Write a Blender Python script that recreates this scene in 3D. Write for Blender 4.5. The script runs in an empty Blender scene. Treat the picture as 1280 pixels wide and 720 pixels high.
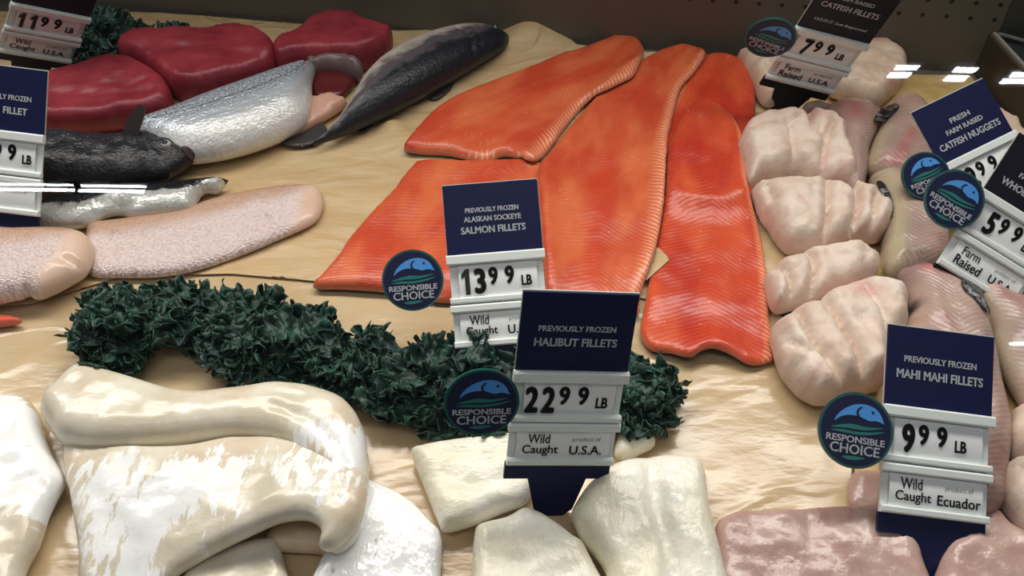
import bpy, math, random
import numpy as np
from mathutils import Vector, Matrix, noise as mnoise
from mathutils.geometry import delaunay_2d_cdt
from mathutils.bvhtree import BVHTree

S = bpy.context.scene
COL = S.collection
# ------------------------------------------------------------------ camera
CAM_H, PITCH, HFOV = 0.62, math.radians(45.6), math.radians(58)
FPX = 640 / math.tan(HFOV / 2)
cd = bpy.data.cameras.new('camera'); cam = bpy.data.objects.new('camera', cd); COL.objects.link(cam)
cam.location = (0, 0, CAM_H); cam.rotation_euler = (math.pi / 2 - PITCH, 0, 0)
cd.sensor_width = 36; cd.lens = 18 / math.tan(HFOV / 2); cd.clip_start = .01; cd.clip_end = 60
S.camera = cam
# ------------------------------------------------------------------ light
S.view_settings.view_transform = 'Standard'; S.view_settings.look = 'None'
S.view_settings.gamma = 1; S.view_settings.use_curve_mapping = False
S.view_settings.exposure = 0.0
w = bpy.data.worlds.new('world'); S.world = w; w.use_nodes = True
w.node_tree.nodes['Background'].inputs[0].default_value = (.9, .95, 1, 1)
w.node_tree.nodes['Background'].inputs[1].default_value = .06
def area(name, loc, aim, sx, sy, power, color, spread=180):
    L = bpy.data.lights.new(name, 'AREA'); L.shape = 'RECTANGLE'; L.size = sx; L.size_y = sy
    L.energy = power; L.color = color; L.spread = math.radians(spread)
    o = bpy.data.objects.new(name, L); COL.objects.link(o); o.location = loc
    o.rotation_euler = (Vector(aim) - Vector(loc)).to_track_quat('-Z', 'Y').to_euler()
    return o
area('case_canopy_lamp', (-.16, .93, .82), (-.16, .16, .28), 1.9, .17, 12.6, (1, .96, .90), 146)
area('shop_ceiling_lamp', (-.1, -.28, 2.2), (0, .55, 0), 2.4, .5, 9, (.98, .98, 1), 180)
LAMP_STRENGTH = 40

# ------------------------------------------------------------------ projection of photo points to real surfaces
TH = PITCH
C0 = np.array([0, 0, CAM_H]); FW = np.array([0, math.cos(TH), -math.sin(TH)])
RT = np.array([1., 0, 0]); UPV = np.array([0, math.sin(TH), math.cos(TH)])
def ray(px, py):
    return FW + RT * ((px - 640) / FPX) - UPV * ((py - 360) / FPX)
def G(px, py, z=0.0):
    d = ray(px, py); return C0 + d * ((z - CAM_H) / d[2])
def Garr(P, z):
    P = np.asarray(P, float)
    d = FW[None] + RT[None] * ((P[:, :1] - 640) / FPX) - UPV[None] * ((P[:, 1:2] - 360) / FPX)
    t = (z - CAM_H) / d[:, 2]
    return C0[None] + d * t[:, None]
def hitplane(px, py, p0, n):
    d = ray(px, py); t = np.dot(np.asarray(p0) - C0, n) / np.dot(d, n); return C0 + d * t

# ------------------------------------------------------------------ height map of what already lies in the case
HX0, HY0, HR = -1.0, .10, .004
HM = np.zeros((int(1.25 / HR), int(2.0 / HR)))
def hsample(M, x, y):
    j = np.clip((np.asarray(x) - HX0) / HR - .5, 0, M.shape[1] - 1.001); i = np.clip((np.asarray(y) - HY0) / HR - .5, 0, M.shape[0] - 1.001)
    j0 = j.astype(int); i0 = i.astype(int); fj = j - j0; fi = i - i0
    return (M[i0, j0] * (1 - fi) * (1 - fj) + M[i0 + 1, j0] * fi * (1 - fj) + M[i0, j0 + 1] * (1 - fi) * fj + M[i0 + 1, j0 + 1] * fi * fj)
def inpoly(x, y, P):
    x = np.asarray(x); r = np.zeros(x.shape, bool); n = len(P)
    for k in range(n):
        x1, y1 = P[k]; x2, y2 = P[(k + 1) % n]
        if y1 == y2: continue
        c = ((y1 > y) != (y2 > y)) & (x < (x2 - x1) * (y - y1) / (y2 - y1) + x1)
        r ^= c
    return r
def segdist(X, Y, P, closed=True):
    P = np.asarray(P, float); A = P if closed else P[:-1]; B = np.roll(P, -1, 0) if closed else P[1:]
    best = np.full(len(X), 1e9)
    for a, b in zip(A, B):
        ab = b - a; L = ab @ ab + 1e-18
        t = np.clip(((X - a[0]) * ab[0] + (Y - a[1]) * ab[1]) / L, 0, 1)
        best = np.minimum(best, (X - a[0] - t * ab[0]) ** 2 + (Y - a[1] - t * ab[1]) ** 2)
    return np.sqrt(best)
def box3(A):
    P = np.pad(A, 1, mode='edge')
    return sum(P[i:i + A.shape[0], j:j + A.shape[1]] for i in range(3) for j in range(3)) / 9
def drape_field(poly, stiff):
    x0, x1 = poly[:, 0].min() - .03, poly[:, 0].max() + .03; y0, y1 = poly[:, 1].min() - .03, poly[:, 1].max() + .03
    j0, j1 = max(0, int((x0 - HX0) / HR)), min(HM.shape[1], int((x1 - HX0) / HR) + 2)
    i0, i1 = max(0, int((y0 - HY0) / HR)), min(HM.shape[0], int((y1 - HY0) / HR) + 2)
    sub = HM[i0:i1, j0:j1].copy()
    gx, gy = np.meshgrid(HX0 + (np.arange(j0, j1) + .5) * HR, HY0 + (np.arange(i0, i1) + .5) * HR)
    m = inpoly(gx, gy, poly) | (segdist(gx.ravel(), gy.ravel(), poly).reshape(gx.shape) < HR * 1.2)
    mm = m.astype(float); B = sub * mm
    W_ = box3(mm) + 1e-9
    for _ in range(stiff):
        B = np.maximum(sub, box3(B * mm) / W_) * mm
    for _ in range(2):
        B = np.maximum(B, box3(B * mm) / W_)
    # spread outward so that sampling at the rim is sound
    Bo = B * mm; cnt = mm.copy()
    for _ in range(4):
        nb = box3(Bo) * 9; nc = box3(cnt) * 9
        new = (cnt == 0) & (nc > 0)
        Bo = np.where(new, nb / np.maximum(nc, 1e-9), Bo); cnt = np.where(new, 1, cnt)
    F = np.zeros_like(HM); F[i0:i1, j0:j1] = Bo
    return F
def register(verts, faces):
    V = np.asarray(verts)
    bvh = BVHTree.FromPolygons([tuple(v) for v in V], [tuple(f) for f in faces])
    x0, y0 = V[:, 0].min(), V[:, 1].min(); x1, y1 = V[:, 0].max(), V[:, 1].max()
    for i in range(max(0, int((y0 - HY0) / HR)), min(HM.shape[0], int((y1 - HY0) / HR) + 1)):
        for j in range(max(0, int((x0 - HX0) / HR)), min(HM.shape[1], int((x1 - HX0) / HR) + 1)):
            h = bvh.ray_cast(Vector((HX0 + (j + .5) * HR, HY0 + (i + .5) * HR, 2)), Vector((0, 0, -1)))
            if h[0] is not None and h[0].z > HM[i, j]: HM[i, j] = h[0].z

# ------------------------------------------------------------------ materials
def srgb(r, g, b):
    f = lambda c: (c / 255 / 12.92 if c / 255 <= .04045 else ((c / 255 + .055) / 1.055) ** 2.4)
    return (f(r), f(g), f(b), 1)
class NT:
    def __init__(s, name, base=(.5, .5, .5, 1), rough=.5, **kw):
        s.m = bpy.data.materials.new(name); s.m.use_nodes = True; s.t = s.m.node_tree
        s.b = s.t.nodes['Principled BSDF']; s.b.inputs['Base Color'].default_value = base; s.b.inputs['Roughness'].default_value = rough
        for k, v in kw.items(): s.b.inputs[k.replace('_', ' ')].default_value = v
    def n(s, typ, ins=None, **kw):
        n = s.t.nodes.new(typ)
        for k, v in kw.items(): setattr(n, k, v)
        for k, v in (ins or {}).items(): s.put(n.inputs[k], v)
        return n
    def put(s, sock, v):
        if hasattr(v, 'outputs'): v = v.outputs[0]
        if hasattr(v, 'is_output'): s.t.links.new(v, sock)
        else: sock.default_value = v
    def math(s, op, a, b=0.0, c=None, clamp=False):
        n = s.t.nodes.new('ShaderNodeMath'); n.operation = op; n.use_clamp = clamp
        s.put(n.inputs[0], a); s.put(n.inputs[1], b)
        if c is not None: s.put(n.inputs[2], c)
        return n.outputs[0]
    def mix(s, f, a, b):
        n = s.t.nodes.new('ShaderNodeMix'); n.data_type = 'RGBA'
        s.put(n.inputs[0], f); s.put(n.inputs[6], a); s.put(n.inputs[7], b); return n.outputs[2]
    def step(s, v, lo, hi):
        n = s.t.nodes.new('ShaderNodeMapRange'); n.interpolation_type = 'SMOOTHSTEP'
        s.put(n.inputs[0], v); n.inputs[1].default_value = lo; n.inputs[2].default_value = hi; return n.outputs[0]
    def uv(s, name):
        return s.n('ShaderNodeUVMap', uv_map=name).outputs[0]
    def sep(s, v):
        n = s.n('ShaderNodeSeparateXYZ'); s.put(n.inputs[0], v); return n.outputs
    def scale(s, v, xyz):
        n = s.n('ShaderNodeVectorMath', operation='MULTIPLY'); s.put(n.inputs[0], v); n.inputs[1].default_value = xyz; return n.outputs[0]
    def noise(s, vec=None, scale=10, detail=3, rough=.5, dist=0):
        n = s.n('ShaderNodeTexNoise', {'Scale': scale, 'Detail': detail, 'Roughness': rough, 'Distortion': dist})
        if vec is None: vec = s.obj()
        s.put(n.inputs['Vector'], vec); return n.outputs[0]
    def voro(s, vec, scale=100, feature='F1', out=0):
        n = s.n('ShaderNodeTexVoronoi', {'Scale': scale}, feature=feature); s.put(n.inputs['Vector'], vec); return n.outputs[out]
    def obj(s): return s.n('ShaderNodeTexCoord').outputs['Object']
    def attr(s, name): return s.n('ShaderNodeAttribute', attribute_name=name).outputs['Fac']
    def bump(s, h, strength=.3, dist=.002):
        n = s.n('ShaderNodeBump', {'Strength': strength, 'Distance': dist}); s.put(n.inputs['Height'], h)
        s.t.links.new(n.outputs[0], s.b.inputs['Normal']); return n
    def color(s, c): s.put(s.b.inputs['Base Color'], c)
    def rough(s, c): s.put(s.b.inputs['Roughness'], c)
M = {}
def simple(key, rgb, rough=.5, **kw):
    M[key] = NT(key, srgb(*rgb), rough, **kw).m

def m_salmon(key, base, deep, ribs=.84):
    t = NT(key, rough=.34); met = t.uv('met'); nrm = t.uv('nrm')
    u, v, _ = t.sep(met); un, vn, _ = t.sep(nrm)
    big = t.noise(t.scale(met, (9, 22, 1)), 1, 3)
    c = t.mix(t.step(big, .36, .66), base, deep)
    mid = t.math('ABSOLUTE', t.math('SUBTRACT', vn, .52))
    ctr = t.math('SUBTRACT', 1, t.step(mid, .02, .16))
    c = t.mix(t.math('MULTIPLY', ctr, .5), c, srgb(200, 62, 32))
    wob = t.noise(t.scale(met, (30, 30, 1)), 1, 2)
    ph = t.math('ADD', t.math('ADD', u, t.math('MULTIPLY', mid, -.055)), t.math('MULTIPLY', wob, .006))
    saw = t.math('SINE', t.math('MULTIPLY', ph, 2 * math.pi / .0052))
    line = t.step(saw, .35, .98)
    lm = t.math('MULTIPLY', line, t.step(t.noise(t.scale(met, (14, 40, 1)), 1, 2), .42, .68))
    c = t.mix(t.math('MULTIPLY', lm, .2), c, srgb(240, 150, 104))
    rib = t.step(vn, ribs, .97)
    c = t.mix(t.math('MULTIPLY', rib, .55), c, srgb(232, 140, 96))
    c = t.mix(t.math('MULTIPLY', t.math('MULTIPLY', rib, line), .75), c, srgb(248, 200, 168))
    edge = t.attr('edge')
    c = t.mix(t.math('MULTIPLY', t.math('SUBTRACT', 1, t.step(edge, .0003, .0022)), .55), c, srgb(214, 138, 112))
    fl = t.step(t.noise(t.scale(met, (260, 260, 1)), 1, 1), .74, .78)
    c = t.mix(t.math('MULTIPLY', fl, .6), c, srgb(255, 200, 170))
    t.color(c)
    h = t.math('ADD', t.math('MULTIPLY', saw, .10), t.math('MULTIPLY', t.noise(t.scale(met, (120, 120, 1)), 1, 3), 1.2))
    t.bump(h, .3, .0014)
    M[key] = t.m
m_salmon('salmon_flesh', srgb(216, 108, 64), srgb(196, 70, 42))
m_salmon('salmon_flesh_red', srgb(212, 84, 46), srgb(186, 50, 30), .9)
simple('fish_skin_dark', (52, 52, 54), .35)

def m_white(key, a, b, pink=None, gloss=.16, bump=.35, streak=(14, 60), memb_glare=None, sss=.12):
    t = NT(key, rough=.3); met = t.uv('met')
    n1 = t.noise(None, 22, 4); c = t.mix(t.step(n1, .35, .65), a, b)
    if pink:
        c = t.mix(t.math('MULTIPLY', t.step(t.noise(None, 16, 3, .6), .47, .72), .75), c, pink)
    fib = t.noise(t.scale(met, (streak[0], streak[1], 1)), 1, 4, .6)
    c = t.mix(t.math('MULTIPLY', t.step(fib, .5, .75), .25), c, srgb(250, 246, 232))
    r = t.math('MULTIPLY_ADD', t.noise(None, 60, 3), .2, gloss)
    h = t.math('ADD', t.noise(t.scale(met, (streak[0] * 3, streak[1] * 2, 1)), 1, 4, .6), t.math('MULTIPLY', t.noise(None, 130, 3), .6))
    if memb_glare:
        pat = t.noise(t.scale(met, memb_glare), 1, 4, .65)
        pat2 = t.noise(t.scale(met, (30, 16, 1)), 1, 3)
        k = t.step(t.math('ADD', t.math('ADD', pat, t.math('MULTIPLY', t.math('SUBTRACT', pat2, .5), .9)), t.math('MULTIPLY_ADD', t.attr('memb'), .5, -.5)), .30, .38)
        c = t.mix(k, c, srgb(250, 251, 248))  # pale membrane plus lamp highlights, both painted as diffuse white
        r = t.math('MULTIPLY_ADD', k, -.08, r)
    t.color(c); t.rough(r); t.bump(h, bump, .0022)
    t.b.inputs['Subsurface Weight'].default_value = sss
    t.b.inputs['Subsurface Radius'].default_value = (.006, .004, .002); t.b.inputs['Subsurface Scale'].default_value = 1
    M[key] = t.m
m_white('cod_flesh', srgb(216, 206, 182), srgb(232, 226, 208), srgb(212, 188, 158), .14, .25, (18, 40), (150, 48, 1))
m_white('cod_inside', srgb(214, 186, 150), srgb(226, 206, 176), srgb(205, 160, 132), .25, .3)
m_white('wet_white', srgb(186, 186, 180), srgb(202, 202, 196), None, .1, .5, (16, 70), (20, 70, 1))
m_white('halibut_flesh', srgb(238, 232, 206), srgb(246, 243, 228), None, .18, .6, (20, 70))
m_white('nugget_flesh', srgb(214, 190, 172), srgb(230, 214, 198), srgb(210, 154, 146), .42, .6, (22, 40), sss=.04)
m_white('catfish_fillet_flesh', srgb(214, 186, 162), srgb(220, 200, 176), srgb(206, 140, 128), .3, .3, (20, 40))
m_white('mahi_flesh', srgb(184, 148, 138), srgb(200, 172, 158), srgb(178, 124, 118), .17, .42, (14, 34), sss=.06)

def m_catfish():
    t = NT('catfish_body', rough=.3); met = t.uv('met'); u, v, _ = t.sep(met)
    c = t.mix(t.step(t.noise(None, 18, 3), .38, .65), srgb(158, 132, 124), srgb(178, 150, 136))
    c = t.mix(t.math('MULTIPLY', t.step(t.noise(None, 30, 3), .52, .7), .6), c, srgb(158, 102, 100))
    wob = t.noise(t.scale(met, (40, 40, 1)), 1, 2)
    vn = t.sep(t.uv('nrm'))[1]; mid = t.math('ABSOLUTE', t.math('SUBTRACT', vn, .55))
    saw = t.math('SINE', t.math('MULTIPLY', t.math('ADD', t.math('ADD', u, t.math('MULTIPLY', mid, .05)), t.math('MULTIPLY', wob, .006)), 2 * math.pi / .0055))
    msk = t.math('MULTIPLY', t.step(saw, .0, .9), t.math('SUBTRACT', 1, t.step(mid, .22, .42)))
    c = t.mix(t.math('MULTIPLY', msk, .3), c, srgb(206, 182, 168))
    c = t.mix(t.math('MULTIPLY', t.attr('rim'), .85), c, srgb(186, 174, 140))
    c = t.mix(t.math('MULTIPLY', t.attr('dark'), .95), c, srgb(44, 38, 40))
    c = t.mix(t.math('MULTIPLY', t.attr('red'), .8), c, srgb(186, 84, 84))
    t.color(c); t.bump(t.math('ADD', t.math('MULTIPLY', saw, .12), t.noise(None, 120, 3)), .35, .0016)
    M['catfish_body'] = t.m
m_catfish()
def m_membrane():
    t = NT('gut_membrane', rough=.18); n = t.noise(None, 120, 4, .7)
    t.color(t.mix(t.step(n, .5, .66), srgb(34, 30, 32), srgb(150, 150, 152))); t.bump(n, .6, .003)
    M['gut_membrane'] = t.m
m_membrane()
def m_tuna():
    t = NT('tuna_flesh', rough=.42); met = t.uv('met')
    n1 = t.noise(None, 20, 3)
    c = t.mix(t.step(n1, .35, .68), srgb(154, 50, 60), srgb(128, 34, 46))
    fib = t.noise(t.scale(met, (10, 150, 1)), 1, 3)
    c = t.mix(t.math('MULTIPLY', t.step(fib, .52, .75), .35), c, srgb(172, 78, 82))
    t.color(c); t.bump(t.math('ADD', fib, t.noise(None, 70, 3)), .35, .0018)
    M['tuna_flesh'] = t.m
m_tuna()
def m_silver():
    t = NT('silver_skin', rough=.3); met = t.uv('met'); un, vn, _ = t.sep(t.uv('nrm'))
    sc = t.voro(t.scale(met, (1, 1.5, 1)), 330)
    n = t.noise(t.scale(met, (50, 90, 1)), 1, 3)
    c = t.mix(t.step(t.math('ADD', vn, t.math('MULTIPLY', n, .2)), .2, .55), srgb(226, 226, 222), srgb(206, 214, 222))
    sp = t.math('MULTIPLY', t.step(t.noise(t.scale(met, (430, 430, 1)), 1, 3), .45, .58), t.step(vn, .36, .6))
    c = t.mix(t.math('MULTIPLY', sp, .7), c, srgb(54, 66, 84))
    c = t.mix(t.math('MULTIPLY', t.step(vn, .78, .92), .5), c, srgb(70, 84, 100))
    ln = t.math('SUBTRACT', 1, t.step(t.math('ABSOLUTE', t.math('SUBTRACT', vn, .6)), .004, .016))
    c = t.mix(t.math('MULTIPLY', ln, .6), c, srgb(70, 78, 88))
    t.color(c); t.put(t.b.inputs['Metallic'], t.math('MULTIPLY_ADD', t.step(vn, .12, .3), .3, .12))
    t.bump(t.math('ADD', t.math('MULTIPLY', sc, .4), t.math('MULTIPLY', t.noise(t.scale(met, (60, 130, 1)), 1, 4, .6), 2.2)), .55, .002)
    M['silver_skin'] = t.m
m_silver()
def m_dark(key, back, side, belly, thr, metal=0):
    t = NT(key, rough=.4 - metal * .4, Metallic=metal); met = t.uv('met'); un, vn, _ = t.sep(t.uv('nrm'))
    n = t.noise(t.scale(met, (40, 60, 1)), 1, 3); vv = t.math('ADD', vn, t.math('MULTIPLY', t.math('SUBTRACT', n, .5), .42))
    c = t.mix(t.step(vv, thr[0], thr[1]), back, side)
    c = t.mix(t.step(vv, thr[2], thr[3]), c, belly)
    fl = t.step(t.noise(t.scale(met, (420, 420, 1)), 1, 2), .55, .66)
    band = t.math('MULTIPLY', fl, t.math('SUBTRACT', 1, t.step(t.math('ABSOLUTE', t.math('SUBTRACT', vn, thr[1])), .05, .22)))
    c = t.mix(t.math('MULTIPLY', band, .5), c, srgb(110, 116, 122))
    t.color(c)
    t.bump(t.math('ADD', t.math('MULTIPLY', t.voro(t.scale(met, (1, 1.5, 1)), 300), .4), t.noise(None, 100, 4, .6)), .5, .002)
    M[key] = t.m
m_dark('dark_trout_skin', srgb(24, 28, 36), srgb(84, 76, 78), srgb(188, 176, 168), (.3, .46, .54, .74))
m_dark('black_fish_skin', srgb(14, 13, 18), srgb(34, 31, 37), srgb(92, 88, 90), (.35, .6, .8, 1.0))
m_dark('half_silver_skin', srgb(216, 218, 212), srgb(204, 206, 200), srgb(26, 26, 30), (.1, .4, .46, .54), .35)
def m_snapper():
    t = NT('snapper_skin', rough=.28); met = t.uv('met'); un, vn, _ = t.sep(t.uv('nrm'))
    sv = t.scale(met, (1, 1.7, 1)); cell = t.voro(sv, 380); cellc = t.voro(sv, 380, out=1)
    c = t.mix(t.step(t.math('ADD', vn, t.math('MULTIPLY', t.noise(None, 30, 3), .3)), .68, 1.02), srgb(228, 214, 210), srgb(186, 150, 116))
    rb = t.n('ShaderNodeSeparateColor'); t.put(rb.inputs[0], cellc)
    c = t.mix(t.math('MULTIPLY', rb.outputs[0], .35), c, srgb(206, 160, 150))
    c = t.mix(t.math('MULTIPLY', t.step(cell, .42, .75), .4), c, srgb(176, 134, 124))
    dk = t.step(t.noise(t.scale(met, (50, 40, 1)), 1, 2), .63, .7)
    c = t.mix(t.math('MULTIPLY', t.math('MULTIPLY', dk, t.step(cell, .25, .5)), .25), c, srgb(90, 76, 76))
    c = t.mix(t.attr('flesh'), c, t.mix(t.noise(None, 40, 2), srgb(214, 176, 148), srgb(226, 200, 180)))
    t.color(c); t.bump(t.math('MULTIPLY', t.math('SUBTRACT', 1, t.attr('flesh')), t.math('MULTIPLY', cell, -1)), .55, .0016)
    M['snapper_skin'] = t.m
m_snapper()
def m_paper(key, a, b, gloss, st, wr):
    t = NT(key, rough=gloss); o = t.obj()
    n1 = t.noise(t.scale(o, st), 1, 4, .55); n2 = t.noise(o, 26, 3)
    c = t.mix(t.step(n1, .35, .68), a, b); c = t.mix(t.math('MULTIPLY', t.step(n2, .45, .75), .3), c, srgb(194, 156, 108))
    t.color(c); t.rough(t.math('MULTIPLY_ADD', n2, .22, gloss))
    rid = t.math('ABSOLUTE', t.math('SUBTRACT', t.noise(t.scale(o, (9, 15, 6)), 1, 2, .5, .6), .5)); rid = t.math('SUBTRACT', 1, t.step(rid, 0, .10))
    t.bump(t.math('ADD', t.math('MULTIPLY', rid, .35), t.noise(t.scale(o, (st[0] * 2, st[1] * 2, 9)), 1, 5, .55), t.math('MULTIPLY', t.noise(o, 40, 3, .6), .15)), wr, .006)
    M[key] = t.m
m_paper('kraft_paper', srgb(192, 164, 120), srgb(206, 180, 138), .34, (4, 18, 5), .85)
m_paper('waxed_paper', srgb(190, 164, 124), srgb(206, 182, 144), .12, (6, 13, 5), .3)
m_paper('kraft_paper_yellow', srgb(196, 166, 104), srgb(212, 186, 128), .4, (18, 20, 8), .8)
def m_steel(key, c1, c2, rough, metal, holes=None):
    t = NT(key, rough=rough, Metallic=metal); o = t.obj()
    c = t.mix(t.noise(t.scale(o, (2, 2, 3)), 1, 3), c1, c2)
    if holes:
        x, y, z = t.sep(o); sp, rad, zs = holes
        dx = t.math('SUBTRACT', t.math('MULTIPLY', t.math('FRACT', t.math('DIVIDE', x, sp)), sp), sp / 2)
        for z0 in zs:
            dz = t.math('SUBTRACT', z, z0)
            d = t.math('SQRT', t.math('ADD', t.math('MULTIPLY', dx, dx), t.math('MULTIPLY', dz, dz)))
            c = t.mix(t.math('SUBTRACT', 1, t.step(d, rad * .8, rad * 1.1)), c, srgb(14, 10, 10))
    t.color(c); t.bump(t.noise(t.scale(o, (1, 30, 160)), 1, 2), .05, .001)
    M[key] = t.m
m_steel('deck_steel', srgb(120, 112, 98), srgb(90, 84, 74), .5, .3)
m_steel('dark_case', srgb(66, 54, 36), srgb(52, 44, 32), .6, .0)
m_steel('green_dark_case', srgb(40, 48, 46), srgb(34, 40, 40), .5, .0)
m_steel('trim_metal', srgb(176, 172, 160), srgb(150, 146, 138), .4, .2)
def m_kale():
    t = NT('kale_leaf', rough=.5); n1 = t.noise(None, 60, 4); n2 = t.noise(None, 240, 2)
    c = t.mix(t.step(n1, .35, .7), srgb(18, 46, 38), srgb(36, 78, 62)); c = t.mix(t.math('MULTIPLY', t.step(n2, .55, .7), .35), c, srgb(58, 106, 86))
    t.color(c); t.bump(n2, .5, .0015); M['kale_leaf'] = t.m
m_kale()
simple('kale_stem', (92, 128, 92), .4)
simple('sign_navy', (10, 17, 62), .45, Specular_IOR_Level=.25); simple('sign_black', (12, 13, 26), .45, Specular_IOR_Level=.25)
simple('sign_plastic', (230, 236, 232), .38); simple('strip_card', (240, 243, 242), .45)
simple('sign_edge', (206, 208, 200), .4)
simple('ink_black', (14, 14, 16), .5); simple('ink_white', (240, 242, 246), .5); simple('ink_grey', (110, 112, 112), .5)
simple('badge_navy', (14, 22, 58), .35, Specular_IOR_Level=.3); simple('badge_green', (18, 82, 76), .3); simple('badge_leaf', (26, 112, 104), .35)
simple('badge_blue', (70, 146, 220), .35)
simple('eye_gold', (170, 172, 168), .15); simple('eye_black', (8, 8, 10), .08)
simple('fin_dark', (58, 54, 52), .4); simple('fish_mouth', (58, 36, 38), .4)
simple('cavity_red', (92, 26, 28), .25); simple('collar_skin', (112, 94, 92), .3); simple('belly_pink', (206, 160, 136), .35)
def m_lamp():
    m = bpy.data.materials.new('lamp_tube_light'); m.use_nodes = True; nt = m.node_tree
    e = nt.nodes.new('ShaderNodeEmission'); e.inputs[0].default_value = (.93, .97, 1, 1); e.inputs[1].default_value = LAMP_STRENGTH
    nt.links.new(e.outputs[0], nt.nodes['Material Output'].inputs[0]); M['lamp_tube_light'] = m
m_lamp()
simple('lamp_housing', (190, 192, 194), .5)
def m_glass():
    m = bpy.data.materials.new('clear_glass'); m.use_nodes = True; nt = m.node_tree; nt.nodes.remove(nt.nodes['Principled BSDF'])
    tr = nt.nodes.new('ShaderNodeBsdfTransparent'); gl = nt.nodes.new('ShaderNodeBsdfGlossy'); gl.inputs['Roughness'].default_value = 0.0
    fr = nt.nodes.new('ShaderNodeFresnel'); fr.inputs[0].default_value = 1.5; mx = nt.nodes.new('ShaderNodeMixShader')
    geo = nt.nodes.new('ShaderNodeNewGeometry')
    k = nt.nodes.new('ShaderNodeMath'); k.operation = 'SUBTRACT'; k.inputs[0].default_value = 1; nt.links.new(geo.outputs['Backfacing'], k.inputs[1])
    k2 = nt.nodes.new('ShaderNodeMath'); k2.operation = 'MULTIPLY'; nt.links.new(fr.outputs[0], k2.inputs[0]); nt.links.new(k.outputs[0], k2.inputs[1])
    nt.links.new(k2.outputs[0], mx.inputs[0]); nt.links.new(tr.outputs[0], mx.inputs[1]); nt.links.new(gl.outputs[0], mx.inputs[2])
    nt.links.new(mx.outputs[0], nt.nodes['Material Output'].inputs[0]); M['clear_glass'] = m
m_glass()

# ------------------------------------------------------------------ object helpers
def tag(o, label=None, cat=None, group=None, kind=None):
    if label: o['label'] = label
    if cat: o['category'] = cat
    if group: o['group'] = group
    if kind: o['kind'] = kind
    return o
def mesh_obj(name, verts, faces, mat, parent=None, smooth=True, origin=None, mats=None, fmat=None):
    V = np.asarray(verts, float)
    if origin is None and parent is None:
        origin = np.array([(V[:, 0].min() + V[:, 0].max()) / 2, (V[:, 1].min() + V[:, 1].max()) / 2, V[:, 2].min()])
    if origin is not None: V = V - origin
    me = bpy.data.meshes.new(name); me.from_pydata([tuple(v) for v in V], [], [tuple(int(i) for i in f) for f in faces])
    for m in (mats or [mat]): me.materials.append(M[m])
    if fmat is not None: me.polygons.foreach_set('material_index', fmat)
    me.polygons.foreach_set('use_smooth', [smooth] * len(me.polygons)); me.update()
    o = bpy.data.objects.new(name, me); COL.objects.link(o)
    if origin is not None: o.location = origin
    if parent is not None: o.parent = parent
    return o
def child_world(o, parent):      # keep a world-placed mesh where it is under its thing
    mw = o.matrix_world.copy() if False else Matrix.Translation(o.location)
    o.parent = parent; o.matrix_parent_inverse = Matrix.Translation(parent.location).inverted()
    return o
class MB:
    def __init__(s): s.v = []; s.f = []; s.m = []
    def add(s, v, f, mi=0):
        k = len(s.v); s.v += [tuple(p) for p in v]; s.f += [tuple(i + k for i in q) for q in f]; s.m += [mi] * len(f)
    def box(s, x0, x1, y0, y1, z0, z1, bev=0.0, mi=0):
        if bev <= 0:
            v = [(x, y, z) for x in (x0, x1) for y in (y0, y1) for z in (z0, z1)]
            s.add(v, [(0, 1, 3, 2), (4, 6, 7, 5), (0, 4, 5, 1), (2, 3, 7, 6), (0, 2, 6, 4), (1, 5, 7, 3)], mi); return
        b = bev; ring = []
        # bevelled profile in y-z extruded along x, with chamfered ends
        prof = [(y0 + b, z0), (y1 - b, z0), (y1, z0 + b), (y1, z1 - b), (y1 - b, z1), (y0 + b, z1), (y0, z1 - b), (y0, z0 + b)]
        v = [(x0, y, z) for y, z in prof] + [(x1, y, z) for y, z in prof]
        f = [(i, (i + 1) % 8, (i + 1) % 8 + 8, i + 8) for i in range(8)] + [tuple(range(7, -1, -1)), tuple(range(8, 16))]
        s.add(v, f, mi)
    def prism(s, poly, y0, y1, mi=0):     # polygon in x-z, extruded in y
        n = len(poly); v = [(x, y0, z) for x, z in poly] + [(x, y1, z) for x, z in poly]
        f = [tuple(range(n)), tuple(range(2 * n - 1, n - 1, -1))] + [(i, i + n, (i + 1) % n + n, (i + 1) % n) for i in range(n)]
        s.add(v, f, mi)
    def build(s, name, mats, parent=None, smooth=False, origin=None):
        mats = [mats] if isinstance(mats, str) else mats
        return mesh_obj(name, s.v, s.f, None, parent, smooth, origin, mats, s.m)

def catmull(P, closed=True, sub=6):
    P = np.asarray(P, float); n = len(P); out = []
    rng = range(n) if closed else range(n - 1)
    for i in rng:
        p0, p1, p2, p3 = (P[(i - 1) % n], P[i], P[(i + 1) % n], P[(i + 2) % n]) if closed else (P[max(i - 1, 0)], P[i], P[i + 1], P[min(i + 2, n - 1)])
        for k in range(sub):
            t = k / sub
            out.append(.5 * ((2 * p1) + (-p0 + p2) * t + (2 * p0 - 5 * p1 + 4 * p2 - p3) * t * t + (-p0 + 3 * p1 - 3 * p2 + p3) * t ** 3))
    if not closed: out.append(P[-1])
    return np.array(out)
def resample(P, step):
    P = np.vstack([P, P[:1]]); L = np.r_[0, np.cumsum(np.linalg.norm(np.diff(P, axis=0), axis=1))]
    n = max(12, int(L[-1] / step)); s = np.linspace(0, L[-1], n, endpoint=False)
    return np.stack([np.interp(s, L, P[:, 0]), np.interp(s, L, P[:, 1])], 1)

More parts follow.
